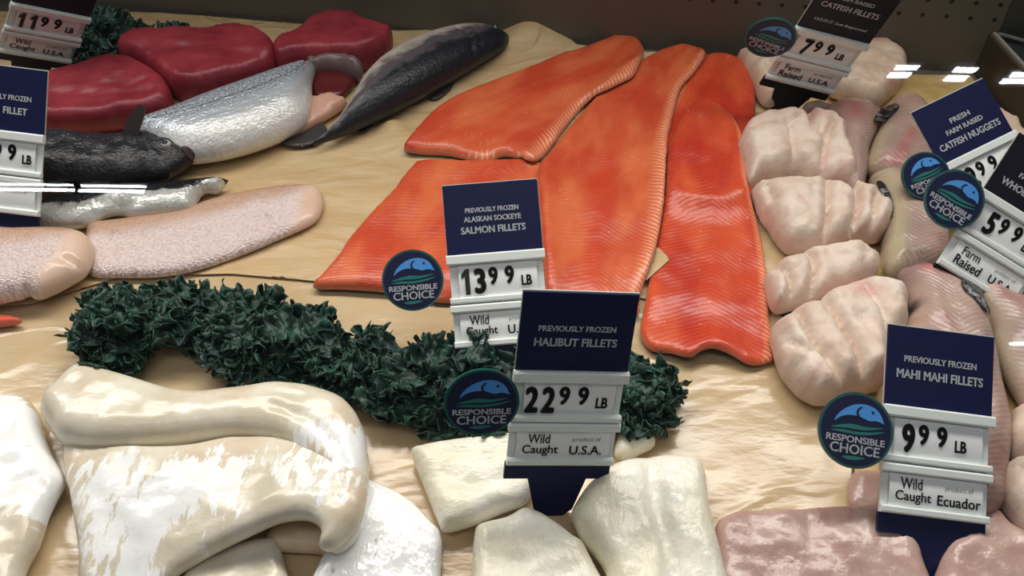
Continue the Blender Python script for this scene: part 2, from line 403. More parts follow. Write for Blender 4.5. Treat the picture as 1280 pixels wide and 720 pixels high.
def far_side(xy):
    # 0..1: how far each outline point faces away from the camera side
    q = xy if np.sum(xy[:, 0] * np.roll(xy[:, 1], -1) - xy[:, 1] * np.roll(xy[:, 0], -1)) > 0 else xy[::-1]
    k = 3; tg = np.roll(q, -k, 0) - np.roll(q, k, 0); ny = -tg[:, 0] / (np.linalg.norm(tg, axis=1) + 1e-12)
    ny = np.convolve(np.r_[ny[-4:], ny, ny[:4]], np.ones(9) / 9, 'valid')
    ny = np.maximum(ny, 0)
    return ny if q is xy else ny[::-1]
def slab_data(px, T, R=None, e=.4, curve=True, stiff=25, lift=.0006, grooves=(), bumps=(), arch=(), axis=None, sp=.0042, tf=None,
              namp=0.0, nsc=30, masks=None, base_flat=.0035, wob=.0, wsc=120, reg=True, power=2.0, crease=0.0):
    """A solid resting on what is below it: outline from the photo set down on its own height, T thick, edges rounded over R."""
    R = R or T * .8
    P = catmull(px) if curve else np.vstack([np.linspace(a, b, 14, endpoint=False) for a, b in zip(np.asarray(px, float), np.roll(np.asarray(px, float), -1, 0))])
    xy = Garr(P, np.full(len(P), e * T))[:, :2]
    zb = None
    for _ in range(8):
        F = drape_field(xy, stiff) if base_flat is None else np.full_like(HM, base_flat)
        zn = hsample(F, xy[:, 0], xy[:, 1]) + lift
        zb = zn if (zb is None or base_flat is not None) else .5 * zb0 + .5 * zn
        zb0 = zb
        for (ax, ay, ar, ah) in arch:
            c = G(ax, ay, ah)[:2]; zb = zb + ah * np.exp(-((xy[:, 0] - c[0]) ** 2 + (xy[:, 1] - c[1]) ** 2) / ar ** 2)
        xy = Garr(P, zb + T * (e + max(0, .72 - e) * far_side(xy)))[:, :2]
    xy = resample(xy, sp * .9)
    if wob:
        ctr = xy.mean(0); dirs = xy - ctr; dirs /= np.linalg.norm(dirs, axis=1)[:, None]
        xy = xy + dirs * np.array([mnoise.noise(Vector((p[0] * wsc, p[1] * wsc, 3.1))) for p in xy])[:, None] * wob
    F = drape_field(xy, stiff) if base_flat is None else np.full_like(HM, base_flat)
    A = .5 * np.sum(xy[:, 0] * np.roll(xy[:, 1], -1) - xy[:, 1] * np.roll(xy[:, 0], -1))
    if A < 0: xy = xy[::-1]
    nb = len(xy)
    tg = np.roll(xy, -1, 0) - np.roll(xy, 1, 0); tg /= np.linalg.norm(tg, axis=1)[:, None] + 1e-12
    nin = np.stack([-tg[:, 1], tg[:, 0]], 1)
    pts = []
    for fr in (.04, .15, .36, .66):
        q = xy + nin * (R * fr); d = segdist(q[:, 0], q[:, 1], xy); ok = (d > R * fr * .92) & inpoly(q[:, 0], q[:, 1], xy)
        st = 1 if fr < .5 else 2
        pts.append(q[ok][::st])
    gx = np.arange(xy[:, 0].min(), xy[:, 0].max(), sp); gy = np.arange(xy[:, 1].min(), xy[:, 1].max(), sp * .87)
    X, Y = np.meshgrid(gx, gy); X[1::2] += sp / 2; X = X.ravel(); Y = Y.ravel()
    ins = inpoly(X, Y, xy); X, Y = X[ins], Y[ins]; d = segdist(X, Y, xy); ok = d > min(R * .8, sp * 3); pts.append(np.stack([X[ok], Y[ok]], 1))
    allp = np.vstack([xy] + pts)
    r = delaunay_2d_cdt([Vector(p) for p in allp], [], [list(range(nb))], 1, 1e-7)
    V2 = np.array([(v.x, v.y) for v in r[0]]); tri = [tuple(f) for f in r[2]]
    d = segdist(V2[:, 0], V2[:, 1], xy); d[d < 2e-6] = 0
    # uv
    if axis is None:
        c = xy.mean(0); _, _, vt = np.linalg.svd(xy - c); ax = vt[0]; o2 = c
    else:
        a = G(*axis[0])[:2]; b = G(*axis[1])[:2]; ax = (b - a) / np.linalg.norm(b - a); o2 = a
    pr = np.array([-ax[1], ax[0]])
    U = (V2 - o2) @ ax; Vv = (V2 - o2) @ pr; ub = (xy - o2) @ ax; vb = (xy - o2) @ pr
    u0, u1 = ub.min(), ub.max(); un = (U - u0) / (u1 - u0)
    nbin = 40; lo = np.full(nbin, np.nan); hi = np.full(nbin, np.nan)
    for k in range(nb):
        for tt in np.linspace(0, 1, 5):
            uu = ub[k] * (1 - tt) + ub[(k + 1) % nb] * tt; vv = vb[k] * (1 - tt) + vb[(k + 1) % nb] * tt
            i = min(nbin - 1, int((uu - u0) / (u1 - u0) * nbin)); lo[i] = np.nanmin([lo[i], vv]); hi[i] = np.nanmax([hi[i], vv])
    xs = (np.arange(nbin) + .5) / nbin; g = ~np.isnan(lo)
    lo = np.interp(xs, xs[g], lo[g]); hi = np.interp(xs, xs[g], hi[g])
    ker = np.ones(3) / 3; lo = np.convolve(np.pad(lo, 1, 'edge'), ker, 'valid'); hi = np.convolve(np.pad(hi, 1, 'edge'), ker, 'valid')
    l_ = np.interp(un, xs, lo); h_ = np.interp(un, xs, hi); vn = np.clip((Vv - l_) / (h_ - l_ + 1e-9), 0, 1)
    s = (1 - (1 - np.minimum(d / R, 1)) ** power) ** (1 / power)
    Tm = np.full(len(V2), T)
    if tf: Tm = T * tf(un, vn)
    zb = hsample(F, V2[:, 0], V2[:, 1]) + lift
    for (ax_, ay_, ar, ah) in arch:
        c = G(ax_, ay_, ah)[:2]; zb = zb + ah * np.exp(-((V2[:, 0] - c[0]) ** 2 + (V2[:, 1] - c[1]) ** 2) / ar ** 2)
    zm = float(zb.mean() + T * .8)
    rel = np.ones(len(V2))
    for (line, wd, dep) in grooves:
        q = Garr(catmull(line, False) if len(line) > 2 else np.asarray(line, float), np.full((len(catmull(line, False)) if len(line) > 2 else len(line)), zm))[:, :2]
        dg = segdist(V2[:, 0], V2[:, 1], q, False)
        if crease: rel *= 1 - dep * (1 - np.sqrt(1 - (1 - np.minimum(dg / crease, 1)) ** 2))
        else: rel *= 1 - dep * np.exp(-(dg / wd) ** 2)
    add = np.zeros(len(V2))
    for (bx, by, br, bh) in bumps:
        c = G(bx, by, zm)[:2]; add += bh * np.exp(-((V2[:, 0] - c[0]) ** 2 + (V2[:, 1] - c[1]) ** 2) / br ** 2)
    if namp:
        add += namp * np.array([mnoise.fractal(Vector((p[0] * nsc, p[1] * nsc, T * 90)), 1.0, 2.0, 3) for p in V2])
    zt = zb + Tm * (e + (1 - e) * s * rel) + add * np.minimum(d / (R * .6), 1)
    zt = np.maximum(zt, zb + Tm * e * .9)
    zl = zb + Tm * e * (1 - s)
    n = len(V2); vb_i = {}
    verts = [(*V2[i], zt[i]) for i in range(n)]
    idx = list(range(n))
    bot = np.arange(n)
    for i in range(n):
        if d[i] > 0: bot[i] = len(verts); verts.append((*V2[i], zl[i]))
    faces = tri + [(bot[f[0]], bot[f[2]], bot[f[1]]) for f in tri]
    src = np.r_[np.arange(n), np.nonzero(d > 0)[0]]
    att = {'edge': d[src]}
    for k, (poly, soft) in (masks or {}).items():
        q = Garr(catmull(poly), np.full(len(catmull(poly)), zm))[:, :2]
        sd = segdist(V2[:, 0], V2[:, 1], q) * np.where(inpoly(V2[:, 0], V2[:, 1], q), 1, -1)
        att[k] = np.clip(sd / soft * .5 + .5, 0, 1)[src]
    under = np.r_[np.zeros(n), np.ones(len(src) - n)]
    if reg: register(verts[:n], tri)
    return dict(v=np.array(verts), f=faces, met=np.stack([U, Vv], 1)[src], nrm=np.stack([un, vn], 1)[src], att=att, ntri=len(tri))
def slab_obj(name, D, mat, parent=None, under=None):
    mats = [mat] + ([under] if under else [])
    fm = [0] * D['ntri'] + [1 if under else 0] * D['ntri'] if 'fm' not in D else D['fm']
    V = D['v']; org = np.array([(V[:, 0].min() + V[:, 0].max()) / 2, (V[:, 1].min() + V[:, 1].max()) / 2, V[:, 2].min()])
    o = mesh_obj(name, V, D['f'], None, None, True, org, mats, fm)
    me = o.data; li = np.empty(len(me.loops), dtype=np.int32); me.loops.foreach_get('vertex_index', li)
    for k in ('met', 'nrm'):
        l = me.uv_layers.new(name=k); l.data.foreach_set('uv', D[k][li].astype(np.float32).ravel())
    for k, a in D['att'].items():
        at = me.attributes.new(k, 'FLOAT', 'POINT'); at.data.foreach_set('value', np.asarray(a, np.float32))
    if parent is not None: child_world(o, parent)
    return o
def slab(name, px, T, mat, label=None, cat=None, group=None, parent=None, under=None, kind=None, **kw):
    o = slab_obj(name, slab_data(px, T, **kw), mat, parent, under)
    return tag(o, label, cat, group, kind)
def top_z(x, y): return float(hsample(HM, np.array([x]), np.array([y]))[0])
def on_top(px, py):
    d = ray(px, py)
    for t in np.arange(.4, 2.0, .001):
        p = C0 + d * t
        if p[2] <= top_z(p[0], p[1]): return p
    return G(px, py)

# ------------------------------------------------------------------ the case itself
mb = MB(); mb.box(-1.15, .92, .17, 1.30, -.05, -.002)
tag(mb.build('floor', 'deck_steel'), kind='structure')
wl, wr = G(200, 15), G(1216, 90)
wdir = (wr - wl) / np.linalg.norm(wr - wl); wang = math.atan2(wdir[1], wdir[0]); wn = np.array([wdir[1], -wdir[0], 0])
def wall_uv(px, py):
    p = hitplane(px, py, wl, wn); return float((p - wl) @ wdir), float(p[2])
zr0 = wall_uv(954, 5)[1]; zr1 = wall_uv(1144, 1)[1]
m_steel('wall_steel', srgb(112, 108, 96), srgb(86, 80, 68), .5, .1, (.027, .0028, (zr0, zr1 + .002)))
mb = MB(); mb.box(-.75, wall_uv(1240, 60)[0], 0, .02, -.04, .42)
o = mb.build('wall_back', 'wall_steel', origin=np.zeros(3)); o.location = wl; o.rotation_euler = (0, 0, wang); tag(o, kind='structure')
# right end of the case: a low end wall with a metal rim, then the next compartment
e0, e1 = G(1216, 90), G(1300, 190); ed = (e1 - e0) / np.linalg.norm(e1 - e0); en = np.array([-ed[1], ed[0], 0]) * -1
if en[0] < 0: en = -en
zt = float(hitplane(1242, 50, e0, np.array([ed[1], -ed[0], 0]))[2])
L_ = .9
q = [e0 - ed * .0, e0 + ed * L_, e0 + ed * L_ + en * .012, e0 + en * .012]
mb = MB(); mb.add([(*p[:2], -.05) for p in q] + [(*p[:2], zt) for p in q], [(3, 2, 1, 0), (4, 5, 6, 7)] + [(i, (i + 1) % 4, (i + 1) % 4 + 4, i + 4) for i in range(4)])
tag(mb.build('wall_right', 'dark_case'), kind='structure')
q2 = [e0 + en * .014, e0 + ed * L_ + en * .014, e0 + ed * L_ + en * .7, e0 + en * .7]
mb = MB(); mb.add([(*p[:2], -.05) for p in q2] + [(*p[:2], zt - .006) for p in q2], [(3, 2, 1, 0), (4, 5, 6, 7)] + [(i, (i + 1) % 4, (i + 1) % 4 + 4, i + 4) for i in range(4)])
tag(mb.build('wall_side', 'green_dark_case'), kind='structure')
def bar(mb, a, b, wdt, hgt):
    a = np.asarray(a, float); b = np.asarray(b, float); d = b - a; d /= np.linalg.norm(d); s = np.array([-d[1], d[0], 0]); s /= np.linalg.norm(s) + 1e-9
    v = []
    for p in (a, b):
        for k in ((-1, 0), (1, 0), (1, 1), (-1, 1)): v.append(p + s * wdt / 2 * k[0] + np.array([0, 0, hgt * k[1]]))
    mb.add(v, [(0, 1, 2, 3), (7, 6, 5, 4), (0, 4, 5, 1), (1, 5, 6, 2), (2, 6, 7, 3), (3, 7, 4, 0)])
mb = MB(); t0 = np.array([e0[0], e0[1], zt]); bar(mb, t0 + en * .006, t0 + en * .006 + ed * L_, .004, .003)
tag(mb.build('trim_1', 'trim_metal'), kind='structure')
kb = hitplane(1280, 53, (0, 0, zt), np.array([0, 0, 1.])); kd = kb - (t0 + en * .006); kd[2] = 0; kd /= np.linalg.norm(kd)
mb = MB(); bar(mb, t0 + en * .010, t0 + en * .006 + kd * .6, .004, .003)
tag(mb.build('trim_2', 'trim_metal'), kind='structure')
mb = MB(); a = t0 + en * .004 + np.array([0, .004, 0]); b = a + kd * .7; bb = b + np.array([0, .02, 0]); ab = a + np.array([0, .02, 0])
mb.add([(*p[:2], zz) for zz in (zt - .01, .42) for p in (a, b, bb, ab)], [(3, 2, 1, 0), (4, 5, 6, 7)] + [(i, (i + 1) % 4, (i + 1) % 4 + 4, i + 4) for i in range(4)])
tag(mb.build('wall_far', 'green_dark_case'), kind='structure')

# sloped front glass of the case, and the shop's ceiling lamps that mirror in it
ga = math.radians(40); gn = np.array([0, -math.sin(math.radians(50)), math.cos(math.radians(50))])
gn = np.array([0, -math.cos(ga), math.sin(ga)]); g0 = np.array([0, .185, 0.0]); gs = np.array([0, math.sin(ga), math.cos(ga)])
v = []
for k in (0, -.006):
    for x, s_ in ((-1.12, 0), (.9, 0), (.9, 1.05), (-1.12, 1.05)): v.append(g0 + gn * k + gs * s_ + np.array([x, 0, 0]))
mb = MB(); mb.add(v, [(0, 1, 2, 3), (7, 6, 5, 4), (0, 4, 5, 1), (1, 5, 6, 2), (2, 6, 7, 3), (3, 7, 4, 0)])
tag(mb.build('window_1', 'clear_glass'), kind='structure')
ZC = 2.2
def mirror(px, py):
    p = hitplane(px, py, g0, gn); d = ray(px, py); r = d - 2 * np.dot(d, gn) * gn
    return p + r * ((ZC - p[2]) / r[2])
def ceiling_lamp(label, tubes):
    c = np.mean([mirror(*p) for t in tubes for p in t], axis=0)
    o = bpy.data.objects.new('ceiling_light', None); COL.objects.link(o); o.location = c + np.array([0, 0, .05]); tag(o, label, 'light', 'fluorescent lamps on the shop ceiling')
    allp = np.array([mirror(*p) for t in tubes for p in t]) - np.array(o.location)
    x0, y0 = allp[:, :2].min(0) - .03; x1, y1 = allp[:, :2].max(0) + .03
    h = MB(); h.box(x0, x1, y0, y1, -.045, .04, .01); h.build('housing', 'lamp_housing', o)
    for t in tubes:
        q = np.array([mirror(*p) for p in t]) - np.array(o.location)
        m_ = MB(); m_.add([(*p[:2], -.05) for p in q] + [(*p[:2], -.046) for p in q], [(0, 1, 2, 3), (7, 6, 5, 4)] + [(i, i + 4, (i + 1) % 4 + 4, (i + 1) % 4) for i in range(4)])
        m_.build('tube', 'lamp_tube_light', o)
GL = 'two-tube ceiling lamp mirrored in the case glass '
ceiling_lamp(GL + 'above the big catfish fillet', [((1121, 82.5), (1151, 82.5), (1145.5, 88), (1117.5, 88)), ((1113, 91.5), (1141, 91.5), (1134, 97.5), (1108, 97.5))])
ceiling_lamp(GL + 'above the catfish nuggets sign', [((1195, 84.5), (1224, 85.5), (1217, 91.5), (1190, 91)), ((1186, 94.8), (1212, 95.3), (1204, 102.5), (1178, 102))])
ceiling_lamp(GL + 'beside the right end wall', [((1266, 91), (1300, 91), (1294, 97), (1262, 97)), ((1255, 99), (1292, 99.5), (1288, 105), (1249, 105))])
ceiling_lamp(GL + 'over the left edge sign', [((-70, 228.5), (91, 231), (92, 233), (-70, 231.5)), ((-70, 235), (93, 236.5), (94, 240), (-70, 238.5))])
ceiling_lamp(GL + 'across the black fish', [((100, 231.5), (183, 232.5), (183, 235), (101, 234)), ((98, 237), (181, 238), (180, 242), (97, 240.5))])
ceiling_lamp(GL + 'above the mahi sign', [((1263, 428.5), (1310, 428), (1310, 430), (1261, 430.5)), ((1261, 430.8), (1310, 430.3), (1310, 432), (1264, 432))])

# ------------------------------------------------------------------ papers
slab('butcher_paper', [(-120, 330), (200, 328), (420, 332), (640, 330), (860, 330), (1040, 430), (1062, 458), (1066, 540), (1064, 628), (1070, 780), (-160, 780)], .0008, 'waxed_paper',
     'waxed tan butcher paper sheet along the front under the white fish', 'paper', curve=False, base_flat=None, R=.002, e=.5, stiff=1, namp=.0012, nsc=14, sp=.009)
slab('butcher_paper', [(1000, 120), (1085, 90), (1140, 93), (1213, 94), (1262, 152), (1330, 240), (1330, 780), (1072, 780), (1066, 460), (1000, 300)], .0008, 'kraft_paper_yellow',
     'yellowish butcher paper sheet under the whole catfish at the right end', 'paper', curve=False, base_flat=None, R=.002, e=.5, stiff=2, namp=.0015, nsc=22, sp=.009)
slab('butcher_paper', [(-120, 14), (120, 14), (200, 16), (260, 20), (340, 27), (420, 34), (500, 38), (600, 36), (640, 20), (690, 34), (720, 55), (760, 62), (850, 66), (930, 80), (1010, 110), (1020, 380), (900, 392), (800, 372), (640, 366), (400, 352), (290, 342), (150, 346), (40, 380), (-120, 392)], .0008, 'kraft_paper',
     'large creased tan butcher paper sheet under the salmon and whole fish', 'paper', curve=False, base_flat=None, R=.002, e=.5, stiff=3, lift=.002, namp=.0022, nsc=20, sp=.008,
     bumps=[(665, 45, .035, .022), (640, 60, .02, .008), (490, 160, .012, .010), (510, 175, .02, .006)])

# ------------------------------------------------------------------ kale
rnd = random.Random(7)
def kale(poly, label, n_leaf, hgt, seed):
    rnd.seed(seed)
    P = Garr(catmull(poly), np.full(len(catmull(poly)), .012))[:, :2]
    P = Garr(catmull(poly), .012 + (hgt + .004) * far_side(P))[:, :2]
    A = .5 * np.sum(P[:, 0] * np.roll(P[:, 1], -1) - P[:, 1] * np.roll(P[:, 0], -1))
    area_ = abs(A); c = P.mean(0)
    zb0 = float(np.mean(hsample(HM, P[:, 0], P[:, 1])))
    mb = MB()
    x0, y0 = P.min(0); x1, y1 = P.max(0)
    roots = []
    tries = 0
    while len(roots) < n_leaf and tries < 5000:
        tries += 1
        q = np.array([rnd.uniform(x0, x1), rnd.uniform(y0, y1)])
        if not inpoly(q[:1], q[1:], P)[0]: continue
        d = segdist(q[:1], q[1:], P)[0]
        if any(np.linalg.norm(q - r[0]) < .45 * math.sqrt(area_ / n_leaf) for r in roots): continue
        roots.append((q, d))
    for (q, d) in roots:
        out = q - c; out = out / (np.linalg.norm(out) + 1e-6)
        ang = math.atan2(out[1], out[0]) + rnd.uniform(-1.2, 1.2)
        Lf = rnd.uniform(.030, .044); Wf = rnd.uniform(.015, .022); el = rnd.uniform(.1, 1.0); z0 = zb0 + .004 + rnd.uniform(0, hgt) * min(1, d / .018)
        dirh = np.array([math.cos(ang), math.sin(ang), 0]); side = np.array([-dirh[1], dirh[0], 0]); up = np.array([0, 0, 1.])
        ns, nt_ = 56, 23; ph = rnd.uniform(0, 6); ph2 = rnd.uniform(0, 6); f1 = rnd.uniform(3, 4.2)
        sv_, tv = [a_.ravel()[:, None] for a_ in np.meshgrid(np.linspace(0, 1, ns), np.linspace(-1, 1, nt_), indexing='ij')]
        at = np.abs(tv); sg = np.sign(tv); bend = el * (1 - 1.5 * sv_)
        pos = np.array([*q, z0]) - dirh * Lf * .45 + dirh * (Lf * sv_ * math.cos(el * .6)) + up * (Lf * math.sin(el) * (sv_ - .66 * sv_ ** 2))
        nn = up * np.cos(bend) - dirh * np.sin(bend)
        wv = Wf * (.35 + .9 * np.sin(math.pi * np.minimum(1, sv_ * .8 + .15)) ** .8) * np.sqrt(np.clip(1 - ((sv_ - .8) / .2).clip(0, 1) ** 2 * .8, 0, 1))
        tp = 2 * math.pi
        ruff = .0065 * at ** 1.3 * np.sin(tp * f1 * sv_ + ph + sg * 1.1 + 1.3 * at) + .0034 * at ** 1.2 * np.sin(tp * f1 * 2.6 * sv_ + ph2 + tv * 6)
        ruff = .0075 * np.tanh(ruff / .0075)
        p = pos + side * (tv * wv * (1 - .22 * at)) + side * (.003 * at * np.sin(tp * f1 * 2.6 * sv_ + ph2 + 1.6)) + nn * (ruff + .006 * at * at) + dirh * (.0035 * at * np.sin(tp * f1 * 1.7 * sv_ + ph2))
        nv = np.array([mnoise.noise_vector(Vector(r_) * 240) * .0024 + mnoise.noise_vector(Vector(r_) * 70) * .004 for r_ in p])
        p = p + nv
        p[:, 2] = np.maximum(p[:, 2], hsample(HM, p[:, 0], p[:, 1]) + .0012 + .001 * (1 + np.sin(sv_[:, 0] * 40 + tv[:, 0] * 9)))
        fs = [(i * nt_ + j, i * nt_ + j + 1, (i + 1) * nt_ + j + 1, (i + 1) * nt_ + j) for i in range(ns - 1) for j in range(nt_ - 1)]
        mb.add(p, fs)
    o = mb.build('curly_kale', 'kale_leaf', smooth=True)
    md = o.modifiers.new('leaf_thickness', 'SOLIDIFY'); md.thickness = .0007
    return tag(o, label, 'kale', 'kale bunches between the fish')
KG = 'kale'

# ------------------------------------------------------------------ tuna
def tuna(px, label, axis, **kw):
    return slab('tuna_loin', px, kw.pop('T', .042), 'tuna_flesh', label, 'fish', 'raw tuna loins along the back', R=kw.pop('R', .008), e=.5, axis=axis, namp=.003, nsc=34, power=2.2, **kw)
tuna([(342, 72), (350, 55), (372, 46), (385, 33), (400, 23), (425, 19), (446, 23), (456, 30), (483, 37), (491, 45), (486, 58), (468, 70), (440, 77), (400, 76), (370, 80), (350, 84)], 'rounded dark red tuna loin lying behind the two whole trout', ((350, 70), (490, 45)))
tuna([(150, 70), (166, 48), (182, 43), (230, 40), (262, 39), (292, 35), (320, 41), (342, 57), (346, 80), (330, 92), (300, 102), (262, 112), (230, 114), (205, 104), (185, 88)], 'largest red tuna loin with a striated cut face beside the kale', ((160, 60), (340, 70)), bumps=[(185, 55, .02, .006)], grooves=[([(185, 80), (230, 62), (330, 75)], .008, .12)])
tuna([(42, 106), (62, 97), (100, 84), (138, 76), (165, 77), (193, 92), (210, 107), (216, 128), (205, 139), (160, 149), (90, 156), (50, 156), (30, 150), (30, 115)], 'low red tuna loin nearest the sign at the left edge', ((40, 140), (210, 110)), T=.036, bumps=[(140, 90, .025, .006)], grooves=[([(130, 110), (160, 112), (185, 104)], .003, .1), ([(60, 120), (120, 122), (190, 118)], .006, .14)])

# ------------------------------------------------------------------ whole fish
def ball(name, c, r, mat, parent, flat=(1, 1, 1)):
    v = []; f = []; nu, nv = 14, 9
    for i in range(nv):
        a = math.pi * i / (nv - 1)
        for j in range(nu):
            b = 2 * math.pi * j / nu; v.append(np.array(c) + r * np.array([math.sin(a) * math.cos(b) * flat[0], math.sin(a) * math.sin(b) * flat[1], math.cos(a) * flat[2]]))
    for i in range(nv - 1):
        for j in range(nu): f.append((i * nu + j, (i + 1) * nu + j, (i + 1) * nu + (j + 1) % nu, i * nu + (j + 1) % nu))
    org = np.array(c); o = mesh_obj(name, v, f, mat, None, True, org)
    return child_world(o, parent)
def eye(px, py, r, parent):
    p = on_top(px, py); e_ = ball('eye', p + np.array([0, 0, -r * .25]), r, 'eye_gold', parent, (1, 1, .7))
    q = ball('pupil', p + np.array([0, -r * .12, r * .28]), r * .55, 'eye_black', parent, (1, 1, .5))
    q.parent = e_; q.matrix_parent_inverse = Matrix.Translation(Vector(parent.location) + (Vector(e_.location) - Vector(parent.location))).inverted()
    return e_
# dark trout running up to the right
trout = slab('whole_trout', [(372, 170), (384, 164), (404, 158), (424, 143), (440, 122), (456, 97), (480, 74), (520, 49), (560, 30), (585, 21), (605, 19), (624, 24), (636, 36), (634, 50), (620, 62), (585, 85), (540, 112), (500, 133), (460, 151), (430, 163), (400, 172), (380, 176)], .042, 'dark_trout_skin',
    'whole dark trout with black head at the back wall beside the salmon', 'fish', 'whole fish on the left', R=.027, e=.4, axis=((375, 168), (630, 40)), tf=lambda u, v: .22 + .85 * np.sin(np.pi * np.clip(u * .75 + .12, 0, 1)),
    sp=.003, grooves=[([(572, 34), (588, 46), (588, 62), (576, 80)], .0028, .16), ([(612, 48), (624, 45), (634, 41)], .002, .14), ([(592, 34), (600, 44), (598, 54)], .0022, .10)])
eye(616, 33, .0048, trout)
slab('tail_fin', [(350, 178), (372, 160), (396, 150), (410, 164), (398, 178), (372, 184)], .004, 'fin_dark', parent=trout, R=.002, e=.4, base_flat=.006)
slab('fin', [(440, 158), (460, 152), (466, 158), (452, 166)], .002, 'fin_dark', parent=trout, R=.002, base_flat=.004)
slab('back_fin', [(536, 122), (552, 112), (568, 102), (562, 113), (546, 124)], .002, 'fin_dark', parent=trout, R=.002, base_flat=.005)
# headless silver trout, gutted end open
sv = slab('headless_trout', [(160, 172), (176, 150), (215, 135), (260, 117), (310, 99), (350, 85), (388, 74), (394, 84), (390, 104), (390, 128), (384, 150), (365, 164), (335, 178), (290, 192), (250, 199), (225, 199), (190, 190)], .046, 'silver_skin',
    'headless silver trout with an open gutted end beside the tuna', 'fish', 'whole fish on the left', R=.03, e=.4, axis=((170, 172), (392, 105)), grooves=[([(280, 196), (310, 178), (345, 160)], .004, .1)])
slab('cavity', [(384, 84), (410, 82), (440, 88), (446, 98), (438, 112), (420, 124), (396, 124), (386, 110)], .012, 'cavity_red', parent=sv, R=.01, e=.4, base_flat=.004)
slab('collar', [(382, 78), (392, 72), (415, 68), (436, 72), (452, 80), (452, 94), (440, 93), (425, 88), (402, 87), (388, 90)], .032, 'collar_skin', parent=sv, R=.009, e=.45, base_flat=.004, namp=.004, nsc=60)
slab('belly_flap', [(386, 122), (400, 121), (412, 118), (426, 122), (434, 130), (412, 145), (378, 164), (338, 181), (300, 193), (275, 196), (300, 184), (345, 166), (372, 148), (384, 136)], .016, 'belly_pink', parent=sv, R=.006, e=.4, base_flat=.005, namp=.003, nsc=60)
# half hidden silver fish under the black one
hs = slab('silver_fish', [(44, 270), (58, 250), (100, 240), (180, 230), (225, 225), (262, 221), (284, 221), (281, 231), (272, 240), (255, 241), (243, 258), (238, 265), (200, 269), (168, 273), (150, 268), (130, 271), (105, 283), (50, 284)], .024, 'half_silver_skin',
    'small fish with dark back and crumpled silver belly below the black fish', 'fish', 'whole fish on the left', R=.013, e=.35, axis=((50, 262), (283, 228)), grooves=[([(60, 262), (110, 255), (150, 254)], .003, .25), ([(95, 282), (112, 266), (140, 258), (180, 256)], .0025, .3), ([(110, 280), (125, 266), (160, 262)], .0025, .25)], bumps=[(180, 263, .012, .004)])
eye(250, 228, .0028, hs)
bf = slab('black_fish', [(-60, 162), (20, 160), (75, 158), (140, 161), (175, 154), (198, 154), (220, 163), (236, 174), (243, 187), (238, 198), (216, 212), (196, 220), (100, 231), (30, 233), (-60, 234)], .046, 'black_fish_skin',
    'whole black fish with raised fin and open eye beside the left edge sign', 'fish', 'whole fish on the left', R=.033, e=.4, axis=((0, 197), (242, 190)), tf=lambda u, v: np.clip(1.25 - .55 * u, .3, 1), base_flat=.008,
    grooves=[([(165, 165), (180, 180), (190, 200), (182, 216)], .003, .14), ([(242, 192), (228, 193), (214, 197)], .0018, .13), ([(190, 180), (200, 186)], .003, .06)], namp=.003, nsc=60)
eye(207, 179, .0055, bf)
slab('mouth', [(227, 182), (236, 182), (242, 188), (239, 194), (231, 191)], .0015, 'fish_mouth', parent=bf, R=.004, e=.1, base_flat=None, stiff=3)
# raised pectoral fin: a thin blade standing on the shoulder
fb = on_top(160, 170); fv = []; ff = []
prof = [(0, -.008), (0, .008), (.012, .009), (.024, .011), (.034, .010), (.036, .004), (.030, -.001), (.018, -.006)]
mb = MB(); mb.prism([(x + z * .25, z) for z, x in prof], -.0012, .0012)
o = mb.build('pectoral_fin', 'fin_dark', origin=np.zeros(3)); o.location = fb - np.array([0, 0, .004]); o.rotation_euler = (math.radians(-25), math.radians(8), math.radians(10)); 
o.parent = bf; o.matrix_parent_inverse = Matrix.Translation(bf.location).inverted()

# ------------------------------------------------------------------ skin-on fillets
slab('snapper_fillet', [(108, 296), (114, 278), (160, 270), (220, 262), (262, 248), (300, 238), (350, 230), (382, 228), (398, 234), (404, 250), (402, 266), (390, 281), (350, 299), (300, 320), (250, 337), (200, 346), (150, 347), (115, 345), (104, 322)], .013, 'snapper_skin',
     'long pinkish skin-on fillet with scaled skin lying below the silver fish', 'fish', 'skin-on fillets on the left', R=.012, e=.3, axis=((110, 310), (400, 248)), masks={'flesh': ([(380, 240), (390, 226), (420, 225), (420, 290), (360, 300), (372, 275)], .006)})
slab('snapper_fillet', [(-60, 286), (20, 283), (60, 282), (90, 284), (108, 292), (116, 310), (115, 328), (108, 342), (88, 355), (62, 368), (44, 373), (34, 368), (18, 374), (-60, 378)], .028, 'snapper_skin',
     'skin-on fillet with a thick peach cut end overlapping the long fillet', 'fish', 'skin-on fillets on the left', R=.016, e=.35, base_flat=.010, axis=((-60, 330), (115, 320)), masks={'flesh': ([(85, 300), (105, 280), (130, 300), (125, 350), (60, 390), (38, 376), (50, 350), (72, 325)], .006)}, grooves=[([(82, 327), (98, 330), (114, 326)], .003, .3)])
slab('fish_sliver', [(-60, 391), (0, 393), (20, 396), (28, 401), (16, 406), (-60, 414)], .009, 'salmon_flesh_red', 'orange-red sliver of fish poking in at the left edge above the white fillets', 'fish', R=.004, e=.35)

